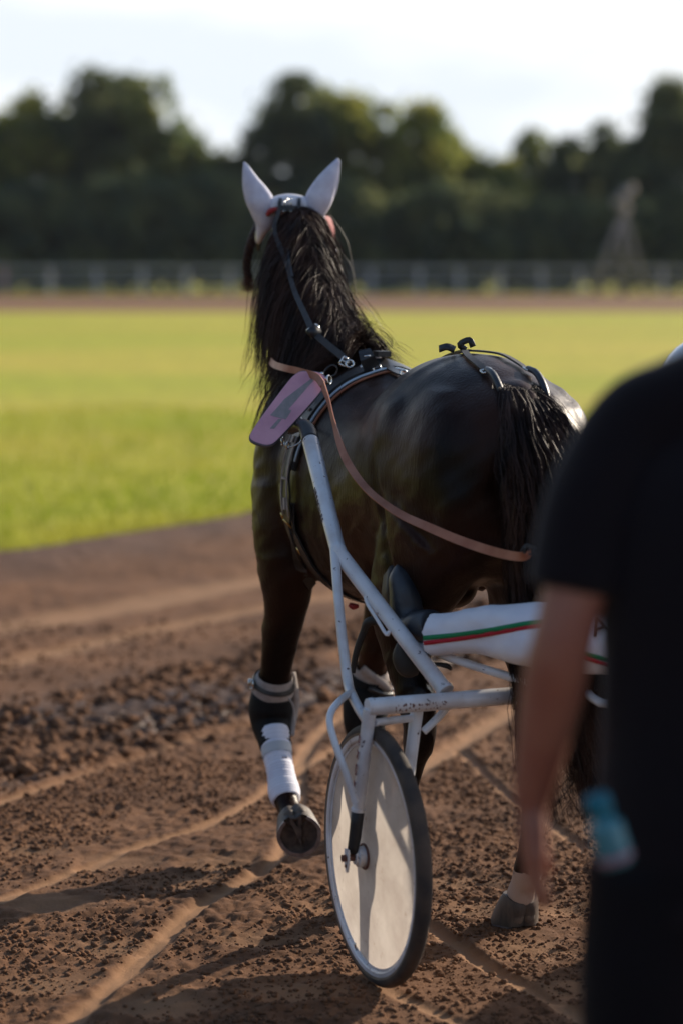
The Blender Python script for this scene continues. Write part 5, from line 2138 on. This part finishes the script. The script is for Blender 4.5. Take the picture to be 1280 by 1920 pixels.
# left shaft: arch -> bend -> tip
Sj = at(835, 1297, 5.915)
Sb = ac(634, 1035, 6.22, .05)
St = ac(577, 806, 6.68, .04)
member('shaft', [Sj, Sj.lerp(Sb, .5), Sb.lerp(Sj, .07), Sb + Vector((.001, 0, .004)), Sb.lerp(St, .08), Sb.lerp(St, .5), St.lerp(Sb, .08)], [.0205, .0205, .0205, .0208, .0212, .0225, .0235], 18, 3)
mb = MB()
tube(mb, [St.lerp(Sb, .10), St.lerp(Sb, .03), at(572, 800, St.y + .01), at(560, 798, St.y + .04), at(545, 803, St.y + .08)], [.0242, .0242, .021, .018, .018], 16, 4)
mb.build('shaft_tip', M['leather'], sulky)
# right shaft, mirrored about the middle plane
mr = lambda p: p - sl * (2 * (p - SC).dot(sl))
member('shaft', [mr(Sj), mr(Sb).lerp(mr(Sj), .07), mr(Sb), mr(Sb).lerp(mr(St), .08), mr(St)], .0185, 16, 3)['label'] = 'right shaft on the far side of the horse'
for (a_, b_, r_) in ((Sj, Sj.lerp(Sb, .02), .0235), (f1.lerp(f0, .02), f1.lerp(f0, .05), .0178), (tl + (tr - tl) * .004, tl + (tr - tl) * .010, .0228)):
    member('weld_collar', [a_, b_], r_, sub=1)
# thin brace from the bend down to the tube end
member('long_brace', [at(627, 1030, Sb.y), at(634, 1120, 6.12), at(643, 1210, 6.06), at(652, 1280, 6.02), at(660, 1305, 5.96), at(676, 1335, 5.88), at(688, 1352, 5.84)], [.0125, .0125, .0130, .0130, .0125, .0125, .0125], 12, 4)
# looped wheel guard
member('guard_loop', [at(658, 1297, 5.97), at(637, 1314, 5.90), at(621, 1335, 5.86), at(619, 1360, 5.83), at(632, 1405, 5.80), at(650, 1455, 5.785), at(666, 1505, 5.78)], .0090, 12, 5)
# seat stay from the tube towards the shaft (right of the leg)
member('seat_stay', [at(785, 1210, 6.05), at(850, 1236, 5.98), at(965, 1272, 5.88), at(1080, 1303, 5.80)], [.0085, .0110, .0110, .0110], 10, 3)
# foot rest bracket, stirrup and pedal
member('foot_bracket', [at(684, 1119, 6.11), at(689, 1134, 6.10), at(706, 1161, 6.07), at(724, 1190, 6.04), at(729, 1183, 6.04)], .0048, 8, 3)
member('stirrup_bar', [at(718, 1170, 6.14), at(706, 1164, 6.15), at(690, 1167, 6.16), at(682, 1183, 6.17), at(670, 1215, 6.18), at(663, 1246, 6.19), at(662, 1262, 6.19)], [.011, .012, .012, .010, .009, .008, .005], 10, 4, M['lens_black'])
mb = MB()
loft(mb, [(*at(752, 1205, 6.10), .012, .014), (*at(756, 1228, 6.10), .030, .022), (*at(768, 1250, 6.10), .032, .024), (*at(785, 1258, 6.10), .012, .012)], (0, 1, 0), 12, 4)
mb.build('pedal', M['lens_black'], sulky)
mb = MB()
loft(mb, [(*at(800, 1243, 6.0), .003, .012), (*at(835, 1248, 6.0), .007, .014), (*at(845, 1255, 6.0), .004, .010)], (0, 1, 0), 8, 3)
mb.build('pedal_strap', M['lens_black'], sulky)
# seat and its rail
seatc = sx(-.19, -.05, .77)
mb = MB()
loft(mb, [(*(seatc + sl * .21), .10, .010), (*(seatc + sl * .19), .15, .030), (*seatc, .16, .035), (*(seatc - sl * .19), .15, .030), (*(seatc - sl * .21), .10, .010)], (0, 0, 1), 20, 3)
mb.build('seat', M['seat'], sulky)
member('seat_rail', [seatc + sl * .24 + Vector((0, 0, -.035)) + sa * .1, seatc + sl * .24 + Vector((0, 0, -.05)) - sa * .12, seatc - sl * .24 + Vector((0, 0, -.05)) - sa * .12, seatc - sl * .24 + Vector((0, 0, -.035)) + sa * .1], .011, 10, 4)
for l_ in (.18, -.28):
    member('seat_post', [sx(.0, l_, .71), sx(-.15, l_, .735)], .012, 10, 1)
for q in (0, 1):
    pass


# lettering ------------------------------------------------------------
def letters(txt, cen, right, upv, size, material, parent, name='lettering', thick=.0006, shear=0.0):
    cu = bpy.data.curves.new(name, 'FONT')
    cu.body = txt
    cu.size = size
    cu.extrude = thick
    cu.align_x = 'CENTER'
    cu.align_y = 'CENTER'
    cu.shear = shear
    ob = bpy.data.objects.new(name, cu)
    COL.objects.link(ob)
    dg = bpy.context.evaluated_depsgraph_get()
    me = bpy.data.meshes.new_from_object(ob.evaluated_get(dg))
    bpy.data.objects.remove(ob)
    right, upv = Vector(right).normalized(), Vector(upv)
    n_ = right.cross(upv).normalized()
    upv = n_.cross(right)
    me.transform(Matrix.Translation(Vector(cen)) @ Matrix((right, upv, n_)).transposed().to_4x4())
    return link(name, me, material, parent, smooth=False)


def on_tube(txt, a_, b_, r_, face, size, material, parent, t0, t1, **kw):
    """letters one by one along the tube a-b, on the side that faces 'face'"""
    ax = (b_ - a_).normalized()
    face = (face - ax * face.dot(ax)).normalized()
    me_all = None
    cur = []
    for i, ch in enumerate(txt):
        if ch == ' ':
            continue
        c0 = a_.lerp(b_, t0 + (t1 - t0) * i / max(1, len(txt) - 1)) + face * (r_ + .0008)
        cur.append(letters(ch, c0, ax, ax.cross(face) * -1 if kw.get('flip') else face.cross(ax), size, material, parent, 'letter'))
    return cur


tdir = Vector((-1, -.75, .1))
on_tube('URBACUIRS', St, Sb, .0222, Vector((-1, -.45, 0)), .021, M['ink'], sulky, .52, .76)
on_tube('CKOF', f0, f1, .0165, Vector((-1, -.12, 0)), .038, M['ink_red'], sulky, .30, .72)
mb = MB()      # worn print on the arch tube: rusty smudges
rs = random.Random(5)
for i in range(46):
    t_ = rs.uniform(.045, .135)
    a_ = R(rs.uniform(-38, 10))
    c0 = tl.lerp(tr, t_)
    fdir = Vector((0.33, -.93, 0)) * math.cos(a_) + Vector((0, 0, 1)) * math.sin(a_)
    blob(mb, c0 + fdir * .0213, (rs.uniform(.001, .0035), .0012, rs.uniform(.001, .0045)), n=6)
mb.build('rust_smudge', M['rust'], sulky)


# ------------------------------------------------------------------ people
def hand(mb_, wrist, dirv, palm_n, thumb_side, L=.19, curl=.35, m=0):
    """relaxed hand appended to a body mesh: palm and five fingers"""
    dirv, palm_n = Vector(dirv).normalized(), Vector(palm_n).normalized()
    palm_n = (palm_n - dirv * palm_n.dot(dirv)).normalized()
    ac = Vector(thumb_side).normalized()
    ac = (ac - dirv * ac.dot(dirv) - palm_n * ac.dot(palm_n)).normalized()
    w = Vector(wrist)
    pal = [w, w + dirv * L * .22, w + dirv * L * .42, w + dirv * L * .50]
    loft(mb_, [(*pal[0], .020, .028), (*pal[1], .020, .038), (*pal[2], .016, .042), (*pal[3], .012, .040)], ac, 14, 3)
    for i, (off, ln_, r_) in enumerate(((.030, .42, .0088), (.010, .47, .0090), (-.010, .44, .0088), (-.029, .35, .0078))):
        b = w + dirv * L * .42 + ac * off
        p = [b]
        dv = dirv.copy()
        for j in range(3):
            dv = (dv + palm_n * curl * (.5 + .35 * j)).normalized()
            p.append(p[-1] + dv * L * ln_ * (.46, .32, .26)[j])
        tube(mb_, p, [r_ * 1.1, r_ * 1.05, r_ * .95, r_ * .7], 8, 3)
    b = w + dirv * L * .12 + ac * .022 + palm_n * .006
    p = [b, b + (dirv * .6 + ac * .5 + palm_n * .3) * L * .18, b + (dirv * 1.1 + ac * .55 + palm_n * .5) * L * .30, b + (dirv * 1.5 + ac * .5 + palm_n * .6) * L * .36]
    tube(mb_, p, [.014, .0115, .0100, .0075], 8, 3)


def head(mb_, c, fwd, rad=.1):
    """head with a face; c = centre of the skull"""
    c, fwd = Vector(c), Vector(fwd).normalized()
    up = Vector((0, 0, 1))
    s_ = up.cross(fwd).normalized()

    def P(f, l, u):
        return c + fwd * f + s_ * l + up * u
    loft(mb_, [(*P(-.01, 0, .125), .02, .02), (*P(-.005, 0, .105), .065, .055), (*P(0, 0, .06), .095, .074), (*P(.002, 0, .01), .098, .077), (*P(.012, 0, -.04), .086, .068), (*P(.03, 0, -.085), .060, .052), (*P(.045, 0, -.115), .035, .032), (*P(.05, 0, -.125), .01, .01)], s_, 22, 4)
    loft(mb_, [(*P(.085, 0, .02), .006, .008), (*P(.100, 0, -.005), .010, .011), (*P(.115, 0, -.028), .013, .016), (*P(.098, 0, -.040), .008, .014)], s_, 10, 3)
    for q in (-1, 1):
        blob(mb_, P(.083, q * .031, .018), (.014, .014, .012), n=10)
        loft(mb_, [(*P(-.01, q * .074, .03), .004, .004), (*P(-.014, q * .082, .01), .018, .006), (*P(-.008, q * .080, -.02), .014, .006), (*P(.0, q * .074, -.035), .004, .004)], s_, 10, 3)
    loft(mb_, [(*P(.092, .024, -.062), .003, .003), (*P(.100, 0, -.060), .008, .008), (*P(.092, -.024, -.062), .003, .003)], up, 8, 3)
    loft(mb_, [(*P(-.02, 0, -.16), .058, .060), (*P(-.012, 0, -.11), .054, .055), (*P(-.005, 0, -.05), .055, .055)], s_, 16, 3)


# driver: sits on the sulky, leaning back, left boot up in the stirrup
drv = thing('person', (SC.x, SC.y, 0), 'sulky driver in white trousers with green and red stripe, boots and white helmet, mostly hidden', 'person', rz=0)
hipc = sx(-.20, -.05, .86)
chest = sx(-.33, -.07, 1.16)
neck = sx(-.38, -.08, 1.29)
hdc = Vector((.862, 5.74, 1.46))
kneeL = at(1015, 1182, 5.80)
ankL = at(806, 1187, 6.0)
kneeR = kneeL - sl * .42 + Vector((0, 0, .02))
ankR = ankL - sl * .55
hipL, hipR = hipc + sl * .10, hipc - sl * .10
shL_, shR_ = neck + sl * .20 + Vector((0, 0, -.07)), neck - sl * .20 + Vector((0, 0, -.07))
elL, elR = sx(-.10, .20, 1.10), sx(-.10, -.36, 1.10)
haL, haR = sx(.14, .10, 1.10), sx(.14, -.26, 1.10)
mb = MB()
head(mb, hdc, sa)
loft(mb, [(*neck, .06, .06), (*hdc.lerp(neck, .5), .052, .052), (*(hdc - Vector((0, 0, .05))), .05, .05)], sl, 14, 3)
loft(mb, [(*hipc, .10, .16), (*sx(-.26, -.06, 1.0), .105, .15), (*chest, .12, .17), (*neck, .07, .11)], sl, 18, 4)
for h_, k_, a_ in ((hipL, kneeL, ankL), (hipR, kneeR, ankR)):
    tube(mb, [h_, h_.lerp(k_, .5), k_, k_.lerp(a_, .4), a_], [.08, .07, .055, .05, .035], 14, 3)
for s0, e0, h0, q in ((shL_, elL, haL, 1), (shR_, elR, haR, -1)):
    tube(mb, [s0, e0, h0], [.045, .038, .026], 12, 5)
    hand(mb, h0, sa, -sl * q, Vector((0, 0, 1)), curl=.9)
link('body', remesh(mb, .008, 3, .5), M['skin'], drv)
mb = MB()
loft(mb, [(*hipc, .12, .18), (*sx(-.26, -.06, 1.0), .125, .17), (*chest, .14, .19), (*(neck - Vector((0, 0, .02))), .085, .13)], sl, 22, 4)
for s0, e0, h0 in ((shL_, elL, haL), (shR_, elR, haR)):
    tube(mb, [s0.lerp(neck, .3), s0, s0.lerp(e0, .5), e0, e0.lerp(h0, .5), h0.lerp(e0, .06)], [.075, .07, .06, .052, .046, .036], 14, 3)
M['jacket'] = mat('driver_jacket', (.62, .62, .66), .75, bump=.4, bscale=12, bdist=.01)
link('jacket', remesh(mb, .012, 3, .5), M['jacket'], drv)
mb = MB()
LG = [hipL, hipL.lerp(kneeL, .5), kneeL + Vector((0, 0, -.01)), kneeL.lerp(ankL, .35), kneeL.lerp(ankL, .6), kneeL.lerp(ankL, .82), ankL]
tube(mb, LG, [.115, .102, .084, .068, .052, .047, .054], 22, 4)
LG2 = [hipR, hipR.lerp(kneeR, .5), kneeR, kneeR.lerp(ankR, .5), ankR]
tube(mb, LG2, [.115, .105, .088, .064, .058], 18, 4)
loft(mb, [(*(hipc - sl * .14), .09, .10), (*hipc, .14, .13), (*(hipc + sl * .14), .09, .10)], (0, 0, 1), 18, 4)
tme = remesh(mb, .008, 5, .5)
nv = len(tme.vertices)
co = np.zeros(nv * 3, np.float32)
tme.vertices.foreach_get('co', co)
co = co.reshape(-1, 3)
no = np.zeros(nv * 3, np.float32)
tme.vertices.foreach_get('normal', no)
no = no.reshape(-1, 3)
co += no * (0.020 * vnoise(co[:, 0] * .8 + co[:, 2] * .9 + 9, co[:, 2] * 1.6 - co[:, 0] * .9 + 9, .12, 81) + .004 * vnoise(co[:, 0] + 3, co[:, 2] * 2 + 3, .035, 82))[:, None]
tme.vertices.foreach_set('co', co.ravel())
tme.update()
TB = bvh_of(tme)
link('trousers', tme, M['white_cloth'], drv)
trz = bpy.data.objects[drv.children[-1].name] if drv.children else None


def ray_tr(px, py, off=.001, tree=TB):
    o_ = Vector((0, 0, H))
    d_ = (at(px, py, 6.0) - o_).normalized()
    h_ = tree.ray_cast(o_, d_, 12)
    if h_[0] is None:
        return None
    n_ = h_[1] if h_[1].dot(d_) < 0 else -h_[1]
    return h_[0] + n_ * off, n_


for (poly, w_, mm, nm) in (([(782, 1197), (850, 1191), (920, 1181), (995, 1168), (1040, 1166)], .0115, 'green_cloth', 'green_stripe'),
                           ([(783, 1207), (850, 1199), (920, 1188), (995, 1175), (1040, 1173)], .0105, 'stripe_red', 'red_stripe'),
                           ([(1088, 1222), (1100, 1226), (1118, 1231), (1140, 1238)], .011, 'green_cloth', 'green_stripe'),
                           ([(1088, 1230), (1100, 1234), (1118, 1240), (1140, 1247)], .010, 'stripe_red', 'red_stripe')):
    pts = [q for q in (ray_tr(*p, off=.0012) for p in cr(poly, 6)) if q]
    if len(pts) > 2:
        mb = MB()
        strap(mb, smooth_pts([p for p, _ in pts], 2), [q for _, q in pts], w_, .0015)
        mb.build(nm, M[mm], drv)
qa = ray_tr(1122, 1176, .004)
if qa:
    letters('A', qa[0] + Vector((-.0, -.01, 0)), Vector((1, .2, .35)), Vector((-.2, 0, 1)), .062, M['boot_shell'], drv, 'letter', .0015)
# boots
mb = MB()
heel = at(779, 1196, 6.105)
B_ = [(*at(812, 1165, 6.035), .050, .040), (*at(790, 1172, 6.085), .058, .043), (*at(768, 1148, 6.135), .052, .045), (*at(757, 1108, 6.165), .042, .043), (*at(748, 1076, 6.185), .034, .036), (*at(743, 1056, 6.195), .012, .014)]
bt = MB()
loft(bt, [(*at(768, 1182, 6.125), .046, .030), (*at(762, 1150, 6.145), .044, .036), (*at(758, 1110, 6.165), .040, .046), (*at(752, 1080, 6.185), .034, .040), (*at(748, 1058, 6.195), .010, .014)], (0, 1, 0.1), 22, 4)
loft(bt, [(*at(768, 1185, 6.125), .045, .034), (*at(790, 1176, 6.075), .045, .042), (*at(812, 1172, 6.035), .040, .042)], (0, 1, 0), 20, 4)
link('boot', remesh(bt, .005, 4, .6), M['shoe'], drv)
mb = MB()
strap(mb, [at(752, 1188, 6.165), at(737, 1150, 6.195), at(731, 1110, 6.215), at(735, 1074, 6.235), at(745, 1055, 6.235)], [Vector((-1, -.3, 0))] * 5, [.06, .062, .08, .07, .03], .012, 0, 5)
mb.build('boot_sole', M['grip'], drv)
mb = MB()
loft(mb, [(*ankR, .05, .045), (*(ankR + sa * .06 - Vector((0, 0, .03))), .055, .045), (*(ankR + sa * .12 + Vector((0, 0, .08))), .04, .048), (*(ankR + sa * .15 + Vector((0, 0, .17))), .012, .015)], sl, 18, 4)
mb.build('boot', M['shoe'], drv)
# helmet
mb = MB()
V, Fc = [], []
n = 28
for i in range(10):
    a_ = math.pi * .60 * i / 9
    for j in range(n):
        b = 2 * math.pi * j / n
        V.append(hdc + Vector((0, 0, .015)) + Vector((.118 * math.sin(a_) * math.cos(b), .140 * math.sin(a_) * math.sin(b), .135 * math.cos(a_))))
for i in range(9):
    for j in range(n):
        j2 = (j + 1) % n
        Fc.append((i * n + j, (i + 1) * n + j, (i + 1) * n + j2, i * n + j2))
mb.add(V, Fc)
hel = mb.build('helmet', M['helmet'], drv)
mb = MB()
torus(mb, hdc + Vector((0, 0, -.028)), (0, 0, 1), .123, .008, n=32, k=8, e=1.1)
mb.build('helmet_rim', M['boot_shell'], hel)

# bystander in black, close to the camera at the right edge
PY = 3.42
fg = thing('person', (0.565, PY, 0), 'bystander in black T-shirt and trousers, bare arm hanging, blurred at right edge', 'person')
sh = at(1166, 786, PY)
el = at(1056, 1190, PY - .04)
wr_ = at(995, 1500, PY + .06)
cx = .556
mb = MB()
fdir = Vector((-.15, 1, 0)).normalized()
head(mb, (cx + .06, PY + .02, 1.80), fdir)
loft(mb, [(cx, PY, .98, .10, .15), (cx, PY, 1.15, .10, .145), (cx, PY, 1.36, .10, .15), (cx + .01, PY, 1.45, .085, .13), (cx + .03, PY, 1.53, .05, .07), (cx + .05, PY, 1.60, .05, .055), (cx + .06, PY, 1.68, .055, .058)], (1, 0, 0), 22, 4)
tube(mb, [sh + Vector((.05, 0, -.04)), sh + Vector((.01, 0, -.02)), sh.lerp(el, .5), el, el.lerp(wr_, .3), el.lerp(wr_, .7), wr_], [.035, .045, .048, .044, .047, .037, .0285], 16, 4)
hd_ = (at(1000, 1690, PY + .05) - wr_).normalized()
hand(mb, wr_, hd_, Vector((1, .25, 0)), Vector((-.25, 1, 0)), L=.19, curl=.20)
shr = Vector((2 * cx - sh.x, PY, sh.z))
elr = shr + Vector((.05, -.02, -.30))
wrr = elr + Vector((.0, .10, -.27))
tube(mb, [shr, shr.lerp(elr, .5), elr, elr.lerp(wrr, .5), wrr], [.058, .049, .043, .040, .0285], 14, 4)
hand(mb, wrr, (0, .1, -1), Vector((-.9, .3, 0)), Vector((0, 1, 0)), L=.185, curl=.35)
for q in (-1, 1):
    tube(mb, [(cx + q * .09, PY, .98), (cx + q * .10, PY, .7), (cx + q * .11, PY + .02, .48), (cx + q * .11, PY, .28), (cx + q * .11, PY - .02, .08)], [.085, .075, .058, .052, .036], 16, 4)
link('body', remesh(mb, .007, 3, .5), M['skin'], fg)
mb = MB()
loft(mb, [(cx, PY, .86, .135, .195), (cx, PY, 1.0, .13, .19), (cx, PY, 1.2, .13, .185), (cx, PY, 1.36, .14, .19), (cx + .01, PY, 1.46, .125, .175), (cx + .03, PY, 1.555, .085, .11), (cx + .05, PY, 1.625, .066, .072)], (1, 0, 0), 28, 5)
slv = sh.lerp(el, .80)
tube(mb, [sh + Vector((.19, 0, .060)), sh + Vector((.08, 0, .02)), sh + Vector((.015, 0, -.01)), sh.lerp(el, .4) + Vector((-.012, 0, 0)), slv + Vector((-.005, 0, 0))], [.074, .070, .066, .068, .066], 20, 4)
slr = shr.lerp(elr, .80)
tube(mb, [shr + Vector((-.16, 0, .045)), shr + Vector((-.07, 0, .03)), shr + Vector((-.015, 0, -.01)), shr.lerp(elr, .4), slr], [.07, .082, .082, .078, .078], 20, 4)
link('t_shirt', remesh(mb, .01, 5, .5), M['black_shirt'], fg)
mb = MB()
loft(mb, [(cx, PY, 1.02, .125, .165), (cx, PY, .92, .135, .19), (cx, PY, .84, .13, .195)], (1, 0, 0), 24, 4)
for q in (-1, 1):
    tube(mb, [(cx + q * .09, PY, .92), (cx + q * .105, PY, .72), (cx + q * .11, PY + .02, .48), (cx + q * .115, PY, .28), (cx + q * .115, PY - .015, .07)], [.115, .105, .085, .078, .072], 20, 4)
link('trousers', remesh(mb, .012, 4, .5), M['black_trousers'], fg)
for q in (-1, 1):
    mb = MB()
    x_ = cx + q * .115
    loft(mb, [(x_, PY - .09, .045, .03, .03), (x_, PY - .06, .05, .05, .04), (x_, PY + .0, .05, .05, .042), (x_, PY + .10, .04, .04, .05), (x_, PY + .18, .03, .028, .042), (x_, PY + .20, .025, .01, .02)], (1, 0, 0), 18, 4)
    mb.build('shoe', M['grip'], fg)
mb = MB()
V, Fc = [], []
hc = Vector((cx + .06, PY + .01, 1.81))
blob(mb, hc + Vector((0, -.015, .02)), (.092, .110, .115), n=22)
M['hair'] = mat('brown_hair', (.03, .018, .012), .5, bump=.6, bscale=90, stretch=(1, 1, .2), bdist=.004)
mb.build('hair', M['hair'], fg)

# little teal bottle clipped at the hip pocket
bo = thing('bottle', at(1140, 1560, PY - .19), 'small bottle with teal cap hanging at the hip of the bystander, blurred', 'bottle')
b0, b1 = at(1157, 1620, PY - .20), at(1120, 1505, PY - .20)
axb = (b1 - b0).normalized()
M['bottle_body'] = mat('teal_bottle_wall', (0.05, 0.20, 0.25), 0.2, 0.5)
M['bottle_label'] = mat('pale_pink_label', (0.36, 0.16, 0.22), 0.5)
mb = MB()
loft(mb, [(*b0, .017, .017), (*(b0 + axb * .006), .0235, .0235), (*(b0 + axb * .054), .0235, .0235), (*(b0 + axb * .066), .016, .016), (*(b0 + axb * .074), .011, .011)], (0, 1, 0), 24, 3)
mb.build('bottle_body', M['bottle_body'], bo)
mb = MB()
tube(mb, [b0 + axb * .008, b0 + axb * .026], .0240, 24, 1, cap=False)
mb.build('label', M['bottle_label'], bo)
mb = MB()
loft(mb, [(*(b0 + axb * .070), .015, .015), (*(b0 + axb * .077), .018, .018), (*(b0 + axb * .096), .018, .018), (*(b0 + axb * .102), .012, .012)], (0, 1, 0), 20, 3)
mb.build('cap', M['teal'], bo)
mb = MB()
tube(mb, [b0 + axb * .100, b0 + axb * .108 + Vector((.02, .02, .03)), at(1160, 1420, PY - .165)], .003, 6, 4)
mb.build('cord', M['boot_shell'], bo)
